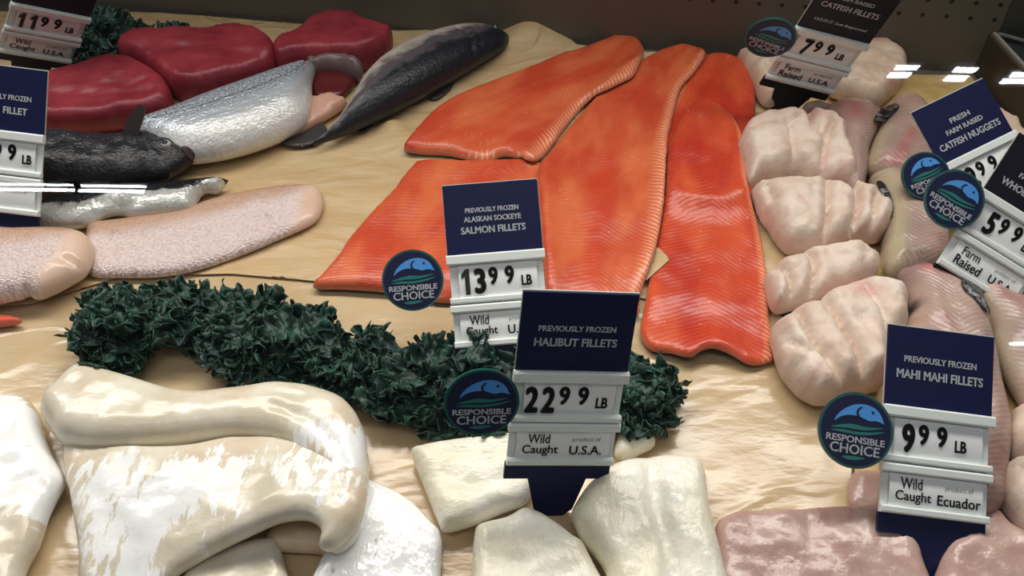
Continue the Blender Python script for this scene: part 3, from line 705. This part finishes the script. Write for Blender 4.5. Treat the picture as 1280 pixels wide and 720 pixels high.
# ------------------------------------------------------------------ salmon
def salmon(px, label, axis, mat='salmon_flesh', **kw):
    return slab('salmon_fillet', px, kw.pop('T', .0125), mat, label, 'fish', 'orange salmon fillets in the middle', under='fish_skin_dark', R=kw.pop('R', .007), e=kw.pop('e', .3), axis=axis,
                tf=lambda u, v: 1.0 - .35 * np.clip((v - .55) / .45, 0, 1), namp=.0022, nsc=22, wob=.0008, base_flat=kw.pop('base_flat', None), **kw)
salmon([(392, 360), (402, 344), (425, 318), (436, 300), (460, 272), (490, 240), (512, 212), (530, 200), (600, 200), (680, 205), (690, 260), (690, 370), (640, 378), (600, 374), (560, 378), (520, 372), (470, 364), (425, 362)], 'lowest salmon fillet at the left with its tail end behind the salmon sign', ((560, 200), (470, 360)))
salmon([(820, 180), (836, 140), (850, 110), (862, 86), (880, 68), (905, 67), (930, 80), (942, 108), (944, 140), (944, 200), (930, 260), (850, 262), (824, 230)], 'dark orange salmon fillet at the back partly under its neighbours', ((870, 250), (900, 70)), 'salmon_flesh_red')
salmon([(835, 190), (846, 160), (858, 138), (870, 127), (888, 124), (912, 140), (926, 165), (932, 210), (938, 245), (950, 290), (958, 340), (961, 390), (966, 440), (965, 452), (938, 456), (915, 444), (895, 436), (878, 438), (862, 447), (840, 442), (815, 439), (804, 428), (800, 412), (805, 385), (815, 330), (825, 280), (832, 230)], 'red-orange salmon fillet at the right with a wavy cut front edge', ((890, 120), (880, 450)), 'salmon_flesh_red', T=.010, arch=[(885, 452, .035, .010)])
slab('paper_scrap', [(806, 352), (812, 325), (822, 308), (838, 324)], .0008, 'kraft_paper', 'small tan paper corner peeking out between two salmon fillets', 'paper', curve=False, R=.002, e=.5, stiff=8, base_flat=None)
salmon([(672, 216), (690, 188), (720, 150), (755, 112), (785, 87), (820, 66), (850, 56), (872, 59), (882, 68), (868, 90), (850, 112), (840, 150), (834, 180), (832, 220), (829, 260), (820, 310), (808, 345), (800, 370), (790, 396), (700, 398), (686, 390), (680, 330), (675, 270)], 'widest salmon fillet in the middle with a pale ribbed belly edge', ((850, 60), (740, 390)), T=.014)
salmon([(505, 188), (514, 170), (542, 140), (580, 116), (620, 99), (665, 83), (700, 69), (735, 57), (768, 45), (784, 41), (799, 52), (805, 64), (800, 79), (791, 95), (770, 106), (746, 119), (726, 136), (706, 160), (690, 182), (672, 201), (655, 199), (630, 195), (610, 202), (595, 201), (560, 194), (525, 192)], 'topmost salmon fillet lying slanted across the others towards the back wall', ((790, 50), (560, 180)), T=.014, stiff=12,
       grooves=[([(576, 152), (610, 136), (650, 116)], .0018, .22)])

# ------------------------------------------------------------------ catfish fillets and nuggets
def nug(px, label, T=.040, mat='nugget_flesh', name='catfish_nugget', grp='pale catfish pieces in the column', **kw):
    return slab(name, px, T, mat, label, 'fish', grp, R=kw.pop('R', .016), e=kw.pop('e', .22), namp=kw.pop('namp', .004), nsc=kw.pop('nsc', 46), wob=.002, wsc=70, sp=.0026, power=2.2, crease=kw.pop('crease', .012), **kw)
CF = dict(mat='catfish_fillet_flesh', name='catfish_fillet', grp='catfish fillets at the back')
nug([(922, 72), (930, 60), (945, 57), (970, 62), (1003, 78), (990, 110), (968, 132), (952, 130), (944, 116), (934, 96)], 'ragged pale catfish fillet behind the round badge at the back', T=.03, **CF)
nug([(1030, 92), (1046, 64), (1074, 52), (1100, 50), (1118, 64), (1130, 82), (1128, 102), (1115, 120), (1098, 133), (1078, 130), (1052, 124), (1034, 115)], 'big smooth pale catfish fillet right of the catfish fillets sign', T=.034, **CF)
def cat(px, label, axis, T=.034, **kw):
    return slab('headless_catfish', px, T, 'catfish_body', label, 'fish', 'headless catfish at the right end', R=kw.pop('R', .022), e=.35, axis=axis, namp=.003, nsc=30, **kw)
nug([(1000, 138), (1012, 127), (1030, 128), (1040, 140), (1028, 150), (1004, 150)], 'small grey-pink catfish end below the catfish fillets sign', T=.026, R=.012, mat='catfish_body', name='catfish_end')
cat([(1028, 142), (1036, 130), (1056, 122), (1082, 126), (1098, 136), (1106, 146), (1096, 166), (1086, 190), (1084, 216), (1076, 242), (1056, 240), (1048, 200), (1044, 170)], 'pinkish headless catfish with ribbed side behind the pale nuggets', ((1065, 125), (1070, 240)), masks={'dark': ([(1024, 138), (1046, 146), (1044, 160), (1026, 156)], .006), 'red': ([(1060, 140), (1072, 136), (1074, 148), (1062, 150)], .012)})
q2o = cat([(1083, 214), (1086, 190), (1096, 165), (1110, 142), (1120, 120), (1138, 116), (1155, 130), (1166, 150), (1176, 180), (1178, 215), (1150, 232), (1112, 228)], 'headless catfish with pink flank partly behind the nuggets sign', ((1138, 118), (1130, 228)), masks={'rim': ([(1086, 220), (1088, 190), (1102, 160), (1112, 158), (1098, 195), (1096, 222)], .006), 'red': ([(1112, 225), (1118, 200), (1136, 170), (1140, 174), (1124, 204), (1120, 226)], .006)})
slab('gut_cavity', [(1092, 150), (1102, 136), (1117, 130), (1124, 134), (1112, 146), (1098, 153)], .003, 'gut_membrane', parent=q2o, R=.002, e=.3, base_flat=None, stiff=6)
q3o = cat([(1086, 226), (1096, 213), (1116, 208), (1136, 221), (1156, 241), (1176, 272), (1186, 300), (1182, 342), (1160, 348), (1120, 349), (1104, 340), (1102, 310), (1106, 280), (1098, 250)], 'headless catfish with greenish belly rim and dark gut below the round badge', ((1115, 210), (1140, 348)), T=.036,
    masks={'rim': ([(1092, 216), (1112, 212), (1124, 235), (1130, 270), (1128, 345), (1108, 348), (1106, 300), (1112, 275), (1108, 245)], .007), 'dark': ([(1086, 232), (1098, 232), (1108, 250), (1111, 272), (1106, 300), (1096, 280)], .004)}, grooves=[([(1093, 234), (1103, 250), (1108, 275)], .006, .4), ([(1130, 225), (1136, 280), (1134, 345)], .004, .08)])
slab('gut_cavity', [(1095, 228), (1104, 229), (1113, 244), (1117, 262), (1112, 274), (1103, 256)], .003, 'gut_membrane', parent=q3o, R=.002, e=.3, base_flat=None, stiff=5)
cat([(1100, 640), (1110, 560), (1118, 500), (1124, 440), (1128, 410), (1136, 392), (1130, 370), (1120, 342), (1132, 332), (1152, 326), (1172, 335), (1192, 346), (1212, 364), (1229, 392), (1240, 428), (1250, 480), (1262, 540), (1256, 600), (1245, 640), (1180, 650)], 'large pink headless catfish with chevron ribs running under the mahi sign', ((1150, 328), (1200, 620)), T=.036,
    masks={'red': ([(1152, 330), (1164, 336), (1164, 346), (1152, 342)], .008), 'dark': ([(1136, 374), (1148, 373), (1151, 381), (1140, 384)], .003), 'rim': ([(1126, 400), (1136, 395), (1146, 420), (1136, 422)], .01)}, grooves=[([(1138, 378), (1148, 379)], .004, .35)])
q5o = cat([(1196, 352), (1200, 341), (1222, 336), (1248, 346), (1272, 366), (1340, 400), (1340, 560), (1290, 535), (1272, 502), (1254, 470), (1243, 440), (1236, 410), (1222, 386), (1206, 370)], 'headless catfish with a black gut opening at the right edge', ((1215, 340), (1290, 530)), T=.03, masks={'rim': ([(1222, 372), (1236, 374), (1262, 440), (1275, 500), (1258, 474), (1240, 420)], .01)})
slab('gut_cavity', [(1199, 350), (1208, 346), (1221, 356), (1231, 374), (1238, 392), (1230, 388), (1218, 373), (1205, 362)], .003, 'gut_membrane', parent=q5o, R=.002, e=.3, base_flat=None, stiff=5)
slab('catfish_chunk', [(1241, 150), (1248, 137), (1258, 146), (1272, 153), (1276, 166), (1300, 190), (1280, 205), (1250, 195)], .022, 'catfish_fillet_flesh', 'red-pink catfish chunk behind the catfish nuggets sign at the end wall', 'fish', R=.01, e=.35, namp=.004, nsc=40)

nug([(923, 200), (921, 186), (928, 167), (936, 151), (960, 140), (984, 136), (1004, 141), (1016, 138), (1030, 145), (1050, 152), (1062, 167), (1055, 182), (1061, 200), (1067, 216), (1066, 236), (1034, 238), (985, 228), (950, 232), (934, 234)], 'knobbly pale nugget at the top of the column below the catfish fillets sign',
    grooves=[([(985, 152), (990, 190), (992, 225)], 0.0046, 0.34), ([(1035, 172), (1028, 195), (1030, 232)], 0.0057, 0.51), ([(1012, 142), (1020, 165)], 0.0046, 0.69), ([(1040, 155), (1032, 172)], 0.0034, 0.57), ([(940, 158), (975, 158), (1000, 150)], 0.0034, 0.34)], bumps=[(965, 185, .018, .006), (1008, 190, .014, .005)])
nug([(937, 238), (946, 228), (990, 221), (1034, 224), (1060, 236), (1070, 226), (1080, 241), (1095, 246), (1112, 275), (1109, 292), (1094, 302), (1068, 302), (1050, 310), (1015, 318), (985, 316), (968, 300), (948, 268)], 'wide pale nugget with three knuckle folds second in the column',
    grooves=[([(1034, 228), (1034, 265), (1030, 304)], 0.0040, 0.69), ([(1070, 232), (1072, 262), (1060, 300)], 0.0046, 0.72), ([(1094, 246), (1092, 275), (1085, 302)], 0.0040, 0.69), ([(958, 232), (966, 250)], 0.0046, 0.46)], bumps=[(995, 255, .022, .005)])
nug([(956, 352), (960, 340), (974, 326), (990, 318), (1010, 309), (1040, 303), (1070, 304), (1087, 315), (1096, 330), (1094, 350), (1076, 358), (1050, 368), (1028, 378), (990, 388), (968, 391), (958, 375)], 'lumpy pinkish nugget third in the column',
    T=.036, grooves=[([(972, 332), (988, 350), (992, 385)], 0.0046, 0.72), ([(1010, 312), (1018, 335), (1012, 375)], 0.0040, 0.72)])
nug([(963, 420), (970, 402), (985, 390), (1000, 381), (1020, 373), (1040, 360), (1070, 350), (1104, 346), (1124, 360), (1131, 385), (1129, 420), (1112, 440), (1105, 478), (1088, 490), (1060, 495), (1026, 507), (1005, 499), (980, 475), (966, 445)], 'largest finger-grooved pale nugget beside the mahi sign',
    T=.04, grooves=[([(997, 388), (1018, 430), (1050, 466), (1075, 482)], 0.0052, 0.72), ([(1028, 372), (1048, 405), (1066, 432), (1086, 476)], 0.0046, 0.72), ([(1080, 356), (1105, 400), (1112, 436)], 0.0057, 0.28), ([(975, 405), (990, 430), (1012, 445)], 0.0034, 0.34)])

# ------------------------------------------------------------------ mahi
slab('catfish_end', [(1066, 636), (1064, 596), (1078, 586), (1110, 590), (1130, 600), (1130, 640)], .010, 'mahi_flesh', 'reddish fish end squeezed between the paper edge and the mahi sign', 'fish', R=.01, e=.35)
slab('mahi_fillet', [(1160, 800), (1180, 690), (1200, 664), (1232, 634), (1250, 637), (1268, 656), (1330, 690), (1330, 800)], .016, 'mahi_flesh', 'pinkish wet mahi fillet at the right bottom corner behind the sign stake', 'fish', 'mahi fillets at the front', R=.011, e=.35, namp=.003, nsc=40)
slab('mahi_fillet', [(894, 662), (901, 647), (918, 638), (945, 635), (1000, 633), (1060, 630), (1112, 629), (1132, 645), (1152, 700), (1160, 800), (898, 800), (896, 710)], .016, 'mahi_flesh', 'broad wet mahi fillet with bumpy sheen left of the sign stake', 'fish', 'mahi fillets at the front', R=.010, e=.35, namp=.002, nsc=50, axis=((1020, 630), (1020, 790)),
     grooves=[([(1004, 640), (1012, 670), (1015, 720), (1020, 790)], .006, .25), ([(1010, 655), (1060, 645), (1100, 640)], .006, .12)], bumps=[(1060, 680, .02, .002)])
nug([(1257, 560), (1264, 522), (1276, 503), (1330, 494), (1330, 580), (1280, 582)], 'pink nugget above another at the right edge beside the mahi sign', T=.035)
nug([(1250, 630), (1250, 600), (1260, 574), (1285, 566), (1330, 575), (1330, 690), (1278, 668), (1262, 650)], 'lower pink nugget at the right edge beside the mahi sign', T=.035, grooves=[([(1256, 575), (1290, 590)], .004, .3)])

# ------------------------------------------------------------------ halibut
def hal(px, label, **kw):
    return slab('halibut_fillet', px, kw.pop('T', .024), 'halibut_flesh', label, 'fish', 'white halibut fillets at the front', R=kw.pop('R', .010), e=kw.pop('e', .35), namp=.002, nsc=40, **kw)
hal([(768, 570), (776, 540), (800, 534), (816, 542), (818, 558), (800, 568), (785, 575)], 'small white halibut piece tucked under the kale right of the halibut sign', T=.016)
hal([(514, 568), (520, 557), (560, 548), (600, 543), (645, 543), (672, 580), (662, 625), (628, 641), (590, 657), (556, 665), (548, 654), (531, 612)], 'square-cut white halibut fillet left of the sign stake', grooves=[([(560, 600), (600, 608), (660, 596)], .006, .14)], axis=((520, 600), (660, 590)))
hal([(593, 668), (601, 653), (635, 643), (656, 632), (682, 642), (716, 668), (736, 692), (765, 800), (596, 800), (590, 722)], 'pointed white halibut fillet at the bottom under the sign stake', axis=((650, 640), (680, 780)))
hal([(716, 652), (714, 640), (736, 602), (766, 578), (800, 568), (850, 565), (871, 571), (881, 592), (885, 630), (892, 660), (904, 710), (915, 800), (778, 800), (757, 718), (728, 678)], 'long white halibut fillet with a ridge down its middle right of the stake', T=.03, R=.014, axis=((830, 565), (840, 780)), grooves=[([(812, 572), (822, 640), (838, 700), (850, 790)], .007, .3)])

# ------------------------------------------------------------------ cod at the left front
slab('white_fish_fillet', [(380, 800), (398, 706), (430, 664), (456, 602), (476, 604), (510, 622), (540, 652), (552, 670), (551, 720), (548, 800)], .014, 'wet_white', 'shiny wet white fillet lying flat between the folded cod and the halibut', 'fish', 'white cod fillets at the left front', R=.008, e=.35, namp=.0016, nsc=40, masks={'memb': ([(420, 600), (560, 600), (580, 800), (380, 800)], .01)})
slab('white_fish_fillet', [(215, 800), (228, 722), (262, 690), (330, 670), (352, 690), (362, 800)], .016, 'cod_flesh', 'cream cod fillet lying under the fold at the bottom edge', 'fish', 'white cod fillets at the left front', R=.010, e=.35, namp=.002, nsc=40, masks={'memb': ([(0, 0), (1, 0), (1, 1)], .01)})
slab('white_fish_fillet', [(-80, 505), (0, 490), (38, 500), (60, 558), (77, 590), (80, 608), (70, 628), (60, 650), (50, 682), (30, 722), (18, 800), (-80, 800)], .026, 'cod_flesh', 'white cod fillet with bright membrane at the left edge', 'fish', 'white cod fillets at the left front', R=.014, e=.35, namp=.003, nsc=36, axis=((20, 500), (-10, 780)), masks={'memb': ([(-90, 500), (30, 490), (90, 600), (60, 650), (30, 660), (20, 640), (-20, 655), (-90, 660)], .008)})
# the big folded fillet: an under layer, an arched front flap, and the rolled back edge
under_d = slab_data([(330, 684), (345, 655), (395, 630), (450, 640), (452, 668), (425, 695), (392, 692), (355, 690)], .012, R=.008, e=.35, masks={'memb': ([(0, 0), (1, 0), (1, 1)], .01)}, reg=False)
flap_d = slab_data([(82, 556), (140, 556), (220, 556), (290, 545), (350, 540), (420, 545), (458, 560), (460, 615), (452, 652), (432, 676), (416, 688), (398, 684), (402, 664), (386, 650), (352, 652), (310, 670), (255, 698), (205, 735), (180, 800), (106, 800), (99, 690), (90, 630)], .018, R=.009, e=.5, base_flat=.0035, namp=.003, nsc=30,
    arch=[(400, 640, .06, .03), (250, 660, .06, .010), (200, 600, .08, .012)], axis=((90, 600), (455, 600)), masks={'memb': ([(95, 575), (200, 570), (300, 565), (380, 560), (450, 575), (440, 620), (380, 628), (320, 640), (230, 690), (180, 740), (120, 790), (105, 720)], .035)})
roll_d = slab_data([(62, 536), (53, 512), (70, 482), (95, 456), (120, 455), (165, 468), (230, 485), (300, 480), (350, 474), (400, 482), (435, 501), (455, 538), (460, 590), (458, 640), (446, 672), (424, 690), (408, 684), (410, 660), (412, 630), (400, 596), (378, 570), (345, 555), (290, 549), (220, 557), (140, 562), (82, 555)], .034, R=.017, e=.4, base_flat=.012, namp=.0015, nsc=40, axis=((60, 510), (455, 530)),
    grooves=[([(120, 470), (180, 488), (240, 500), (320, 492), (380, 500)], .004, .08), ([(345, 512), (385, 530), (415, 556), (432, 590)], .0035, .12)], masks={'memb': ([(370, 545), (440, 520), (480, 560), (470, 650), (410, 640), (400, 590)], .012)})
fold = bpy.data.objects.new('folded_cod_fillet', None); COL.objects.link(fold); fold.location = (float(flap_d['v'][:, 0].mean()), float(flap_d['v'][:, 1].mean()), 0)
tag(fold, 'big cream and white cod fillet folded over on itself at the left front', 'fish', 'white cod fillets at the left front')
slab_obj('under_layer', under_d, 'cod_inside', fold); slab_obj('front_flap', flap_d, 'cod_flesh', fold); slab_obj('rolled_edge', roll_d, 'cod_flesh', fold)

# ------------------------------------------------------------------ kale bunches
kale([(97, 425), (105, 410), (120, 405), (122, 372), (140, 355), (170, 358), (200, 348), (240, 353), (290, 348), (312, 362), (330, 380), (310, 395), (270, 420), (230, 438), (180, 443), (145, 468), (130, 460), (110, 440)], 'dark green curly kale bunch leftmost of the front row below the fillets', 46, .03, 1)
kale([(265, 430), (280, 400), (320, 368), (350, 381), (390, 385), (415, 408), (440, 428), (456, 442), (453, 480), (445, 500), (420, 490), (370, 475), (320, 473), (288, 470), (275, 450)], 'dark green curly kale bunch behind the folded cod fillet', 44, .03, 2)
kale([(460, 428), (466, 414), (500, 408), (520, 424), (560, 407), (590, 413), (610, 430), (650, 428), (690, 440), (690, 500), (640, 540), (580, 540), (540, 527), (500, 517), (467, 507), (460, 480)], 'dark green curly kale bunch behind the halibut sign badge', 50, .032, 3)
kale([(760, 530), (765, 450), (788, 444), (802, 438), (812, 457), (830, 467), (832, 490), (828, 515), (808, 526), (785, 532)], 'small curly kale bunch showing at the right of the halibut sign', 20, .026, 4)
kale([(94, 82), (100, 52), (108, 24), (130, 13), (165, 14), (200, 19), (220, 30), (224, 40), (180, 46), (160, 50), (148, 68), (120, 78)], 'dark curly kale bunch at the back left behind the tuna', 34, .03, 5)

# ------------------------------------------------------------------ price signs
_tc = {}
def text_mesh(s, bold=.0, shear=0.0):
    k = (s, bold, shear)
    if k in _tc: return _tc[k]
    cu = bpy.data.curves.new('t', 'FONT'); cu.body = s; cu.size = 1; cu.shear = shear; cu.resolution_u = 3; cu.fill_mode = 'FRONT'
    o = bpy.data.objects.new('t', cu); COL.objects.link(o); bpy.context.view_layer.update()
    me = bpy.data.meshes.new_from_object(o.evaluated_get(bpy.context.evaluated_depsgraph_get()))
    V = np.array([v.co[:2] for v in me.vertices]); F = [tuple(p.vertices) for p in me.polygons]
    bpy.data.objects.remove(o); bpy.data.curves.remove(cu); bpy.data.meshes.remove(me)
    if bold:
        n = len(V); V0 = V; F0 = F; V = []; F = []
        for q, (dx, dy) in enumerate(((0, 0), (1, 0), (-1, 0), (0, .7), (0, -.7), (.7, .5), (-.7, .5), (.7, -.5), (-.7, -.5))):
            V.append(V0 + np.array([dx * bold, dy * bold])); F += [tuple(i + q * n for i in f) for f in F0]
        V = np.vstack(V)
    V = V - V.min(0); _tc[k] = (V, F, V.max(0)); return _tc[k]
W = .08; H1, H2, H3, H4 = .74, 1.71, 1.88, 2.3
def put_text(mb, s, cx, zc, wd, ht, y, bold=.012, shear=0, align='c', yfun=None, mi=0, th=.0003):
    """lettering in the x-z plane of a sign, facing -y"""
    if s == '1':
        V = np.array([(.42, 0), (1, 0), (1, 1), (.55, 1), (0, .80), (0, .60), (.42, .72)]); F = [(0, 1, 2, 3, 6), (3, 4, 5, 6)]; mx = np.array([1., 1.])
    else: V, F, mx = text_mesh(s, bold, shear)
    n = len(V)
    sx = wd / mx[0]; sz = ht / mx[1]
    X = V[:, 0] * sx + (cx - wd / 2 if align == 'c' else cx - wd if align == 'r' else cx); Z = V[:, 1] * sz + zc - ht / 2
    Y = np.full(n, y) if yfun is None else yfun(Z)
    mb.add([(X[i], Y[i], Z[i]) for i in range(n)] + [(X[i], Y[i] + th, Z[i]) for i in range(n)], F, mi)
def disc(mb, r, y0, y1, mi=0, cx=0, cz=0, n=48):
    mb.prism([(cx + r * math.cos(-2 * math.pi * k / n), cz + r * math.sin(-2 * math.pi * k / n)) for k in range(n)], y0, y1, mi)
def flat(mb, pts, y, mi=0, th=.00025):
    P = catmull(pts, True, 5) if len(pts) > 4 else np.array(pts)
    A = np.sum(P[:, 0] * np.roll(P[:, 1], -1) - P[:, 1] * np.roll(P[:, 0], -1))
    r = delaunay_2d_cdt([Vector(p) for p in P], [], [list(range(len(P)))], 1, 1e-9)
    v = [(q.x, y, q.y) for q in r[0]]; mb.add(v, [tuple(f) for f in r[2]], mi)
def add_badge(sign, cx, cz, rad, roll=0.0):
    o = bpy.data.objects.new('eco_badge', None); 
    D = 2 * rad
    b = MB(); disc(b, rad, -.0012, .0012); disc(b, rad * .93, -.0016, -.0011, 1)
    o = b.build('round_badge', ['badge_green', 'badge_navy'], sign); o.location = (cx, -.0072, cz); o.rotation_euler = (0, roll, 0)
    Y = -.0019
    e_ = MB(); sc = lambda pts: [(x * D, z * D) for x, z in pts]
    flat(e_, sc([(-.30, .09), (-.25, .19), (-.15, .28), (-.02, .34), (.12, .35), (.24, .31), (.31, .24), (.34, .18), (.36, .13), (.30, .15), (.24, .155), (.16, .145), (.08, .17), (0, .19), (-.12, .185), (-.22, .15)]), Y)
    e_.build('fish_emblem', 'badge_blue', o)
    g = MB(); arc = [(.07 + .09 * math.cos(a), .235 + .085 * math.sin(a)) for a in np.linspace(1.9, 4.5, 12)]; arc2 = [(.085 + .075 * math.cos(a), .237 + .07 * math.sin(a)) for a in np.linspace(4.5, 1.9, 12)]
    P = sc(arc + arc2); n = len(arc)
    g.add([(x, Y - .0002, z) for x, z in P], [(i, i + 1, 2 * n - 2 - i, 2 * n - 1 - i) for i in range(n - 1)])
    disc(g, .018 * D, Y - .0003, Y - .0001, 0, .2 * D, .26 * D, 14)
    g.build('gill_and_eye', 'badge_navy', o)
    l = MB(); flat(l, sc([(-.34, .0), (-.2, .05), (-.05, .075), (.12, .06), (.35, .075), (.2, .03), (.05, .01), (-.12, .015)]), Y)
    flat(l, sc([(-.34, -.035), (-.18, -.01), (0, -.02), (.2, .0), (.38, .03), (.22, -.03), (.02, -.055), (-.18, -.05)]), Y)
    flat(l, sc([(-.16, -.36), (-.04, -.34), (.14, -.345), (.03, -.385), (-.08, -.39)]), Y)
    l.build('leaf_waves', 'badge_leaf', o)
    t = MB(); put_text(t, 'RESPONSIBLE', 0, -.125 * D, .78 * D, .088 * D, Y - .0002, .028); put_text(t, 'CHOICE', 0, -.25 * D, .66 * D, .13 * D, Y - .0002, .02)
    t.build('lettering', 'ink_white', o)
    return o
def sign(label, X, UPc, foot, header, price, origin, badge=None, navy='sign_navy', stake_w=(.55, .32)):
    """header: list of (text, centre drop, width, height[, shear, align, cx]); price: list of (text, cx, width, height, raise)"""
    X = Vector(X).normalized(); Z = Vector(UPc).normalized(); Yv = Z.cross(X)
    s = bpy.data.objects.new('price_sign', None); COL.objects.link(s)
    mw = Matrix((X, Yv, Z)).transposed().to_4x4(); mw.translation = Vector(foot); s.matrix_world = mw
    tag(s, label, 'sign', 'price signs stuck between the fish')
    h = lambda k: (H4 - k) * W
    c = MB(); c.box(-.5 * W, .5 * W, -.0022, -.0004, h(H1), h(0), 0, 0); c.box(-.505 * W, .505 * W, -.0004, .0010, h(H1), h(-.012), 0, 1)
    hc = c.build('header_card', [navy, 'sign_edge'], s)
    t = MB()
    for it in header:
        tx, dz, wd, ht = it[:4]; sh = it[4] if len(it) > 4 else 0; al = it[5] if len(it) > 5 else 'c'; cx = it[6] if len(it) > 6 else 0
        put_text(t, tx, cx * W, h(dz), wd * W, ht * W, -.0026, .032, sh, al)
    if header: t.build('lettering', 'ink_white', hc)
    p = MB(); p.box(-.49 * W, .49 * W, -.0005, .0018, h(H2), h(H1))
    for (a, b_, dp, xw) in ((.74, .845, .0062, .515), (1.185, 1.25, .0055, .505), (1.265, 1.345, .0058, .51), (1.64, 1.71, .0055, .495)):
        p.box(-xw * W, xw * W, -dp, 0, h(b_), h(a), .0012)
    ph = p.build('price_holder', 'sign_plastic', s)
    def strip(z1, z0, x0, x1, texts, name):
        zc, hh = (z0 + z1) / 2, (z1 - z0) / 2
        yf = lambda Z_: -.0016 - .0014 * (1 - ((Z_ - zc) / hh) ** 2)
        v = []; n = 13
        for k in range(n):
            zz = z0 + (z1 - z0) * k / (n - 1); v += [(x0, float(yf(np.array(zz))), zz), (x1, float(yf(np.array(zz))), zz)]
        v2 = [(x, y + .0004, zz) for x, y, zz in v]; m_ = MB()
        m_.add(v + v2, [(2 * k, 2 * k + 1, 2 * k + 3, 2 * k + 2) for k in range(n - 1)] + [(2 * n + 2 * k, 2 * n + 2 * k + 2, 2 * n + 2 * k + 3, 2 * n + 2 * k + 1) for k in range(n - 1)])
        st = m_.build(name, 'strip_card', s, smooth=True)
        groups = {}
        for (tx, cx, cz, wd, ht, bold, mt) in texts: groups.setdefault(mt, []).append((tx, cx, cz, wd, ht, bold))
        for mt, L in groups.items():
            tm = MB()
            for (tx, cx, cz, wd, ht, bold) in L: put_text(tm, tx, cx * W, zc + cz * W, wd * W, ht * W, 0, bold, 0, 'c', lambda Z_: np.full(np.shape(Z_), -.0034))
            tm.build('lettering', mt, st)
    strip(h(.85), h(1.185), -.40 * W, .42 * W, [(tx, cx, dz, wd, ht, bo, 'ink_black') for (tx, cx, dz, wd, ht, bo) in price], 'price_strip')
    strip(h(1.35), h(1.64), -.42 * W, .44 * W, origin, 'origin_strip')
    k = MB(); a, b_ = stake_w
    k.box(-.5 * W, .485 * W, -.0012, .0022, h(H3), h(H2)); k.prism([(-a / 2 * W, h(H3)), (-b_ / 2 * W * 1.15, .006), (-b_ / 2 * W * .6, 0), (b_ / 2 * W * .6, 0), (b_ / 2 * W * 1.15, .006), (a / 2 * W, h(H3))], -.001, .002)
    k.build('stake', 'sign_black' if navy == 'sign_black' else 'sign_navy', s)
    if badge:
        (bx, by, rad, roll) = badge
        q = hitplane(bx, by, foot, -np.array(Yv)) - np.asarray(foot)
        add_badge(s, float(q @ np.array(X)), float(q @ np.array(Z)), rad, roll)
    return s
def P_big(digs, x0=-.40):
    out = []; x = x0
    for d in digs[0]:
        wd = .125 if d != '1' else .085
        out.append((d, x + .07, -.01, wd, .27, .055)); x += .15
    x += .015
    for d in digs[1]:
        out.append((d, x + .045, .035, .1, .19, .05)); x += .17
    out.append(('LB', x + .05, -.035, .11, .11, .04))
    return out
def O_(a, b, c, d, dw=.3):
    return [(a, -.22, .065, .2 if a == 'Wild' else .22, .10, .012, 'ink_black'), (b, -.20, -.06, .33, .115, .018, 'ink_black'), (c, .22, .055, .26, .055, .0, 'ink_grey'), (d, .22, -.055, dw, .095, .02, 'ink_black')]
PF = 'PREVIOUSLY FROZEN'
sign('sockeye salmon price sign reading 13.99 standing among the salmon fillets', [.9966, .0725, .04], [-.081, .754, .6518], (-.004, .469, .006),
     [(PF, .28, .56, .052), ('ALASKAN SOCKEYE', .375, .6, .058), ('SALMON FILLETS', .49, .68, .075)], P_big(('13', '99')), O_('Wild', 'Caught', 'product of', 'U.S.A.'), (517, 351, .0255, 0))
sign('halibut price sign reading 22.99 at the front centre among white fillets', [.9872, .086, -.1341], [.0927, .3741, .9228], (.03, .365, .003),
     [(PF, .33, .68, .055), ('HALIBUT FILLETS', .46, .73, .08)], P_big(('22', '99')), O_('Wild', 'Caught', 'product of', 'U.S.A.'), (601, 496, .0262, -.05))
sign('mahi mahi price sign reading 9.99 at the right front', [.9919, -.0765, -.1017], [.1209, .8167, .5643], (.298, .31, .0),
     [(PF, .30, .68, .06), ('MAHI MAHI FILLETS', .44, .81, .085)], P_big(('9', '99'), -.34), O_('Wild', 'Caught', 'product of', 'Ecuador', .4), (1064, 538, .0275, .03), stake_w=(.56, .34))
sign('catfish fillets price sign reading 7.99 standing at the back by the wall', [.9714, -.0684, -.2275], [.2054, -.2388, .9491], (.309, .892, .0),
     [('FARM RAISED', .17, .5, .06), ('CATFISH FILLETS', .31, .78, .085), ('U.S.D.C. Lot Inspected', .56, .72, .06, .25)], P_big(('7', '99'), -.30), O_('Farm', 'Raised', 'product of', 'U.S.A.'), (963, 41, .0265, .1), navy='sign_black')
sign('catfish nuggets price sign tilted to the left beside the end wall', [.8995, .3415, .2725], [-.4369, .7105, .5516], (.509, .642, .0),
     [('FRESH', .30, .27, .065), ('FARM RAISED', .42, .5, .065), ('CATFISH NUGGETS', .56, .83, .085)], P_big(('2', '99'), -.30), O_('Farm', 'Raised', 'product of', 'U.S.A.'), (1153, 222, .0235, .1))
sign('whole catfish price sign reading 5.99 slanted at the right edge', [.8484, -.3879, -.3602], [.5286, .5838, .6163], (.389, .553, .0),
     [('FARM RAISED', .40, .5, .06), ('WHOLE CATFISH', .54, .78, .085)], P_big(('5', '99'), -.30), O_('Farm', 'Raised', 'product of', 'U.S.A.'), (1188, 250, .0265, .0), navy='sign_black')
sign('white price holder sign with FILLET header cut off at the left edge', [.9925, -.0522, -.1102], [.1191, .6084, .7847], (-.496, .64, .004),
     [(PF, .35, .68, .062), ('FILLET', .50, .28, .08, 0, 'r', .30)], P_big(('', '99'), -.08), O_('', '', 'product of', '') if False else [('product of', .22, .055, .26, .055, 0, 'ink_grey')])
sign('shadowed price sign reading 11.99 in the back left corner', [.7501, .4504, -.4842], [.5716, -.0733, .8173], (-.582, .948, .003),
     [], P_big(('11', '99')), O_('Wild', 'Caught', 'product of', 'U.S.A.'), navy='sign_black')
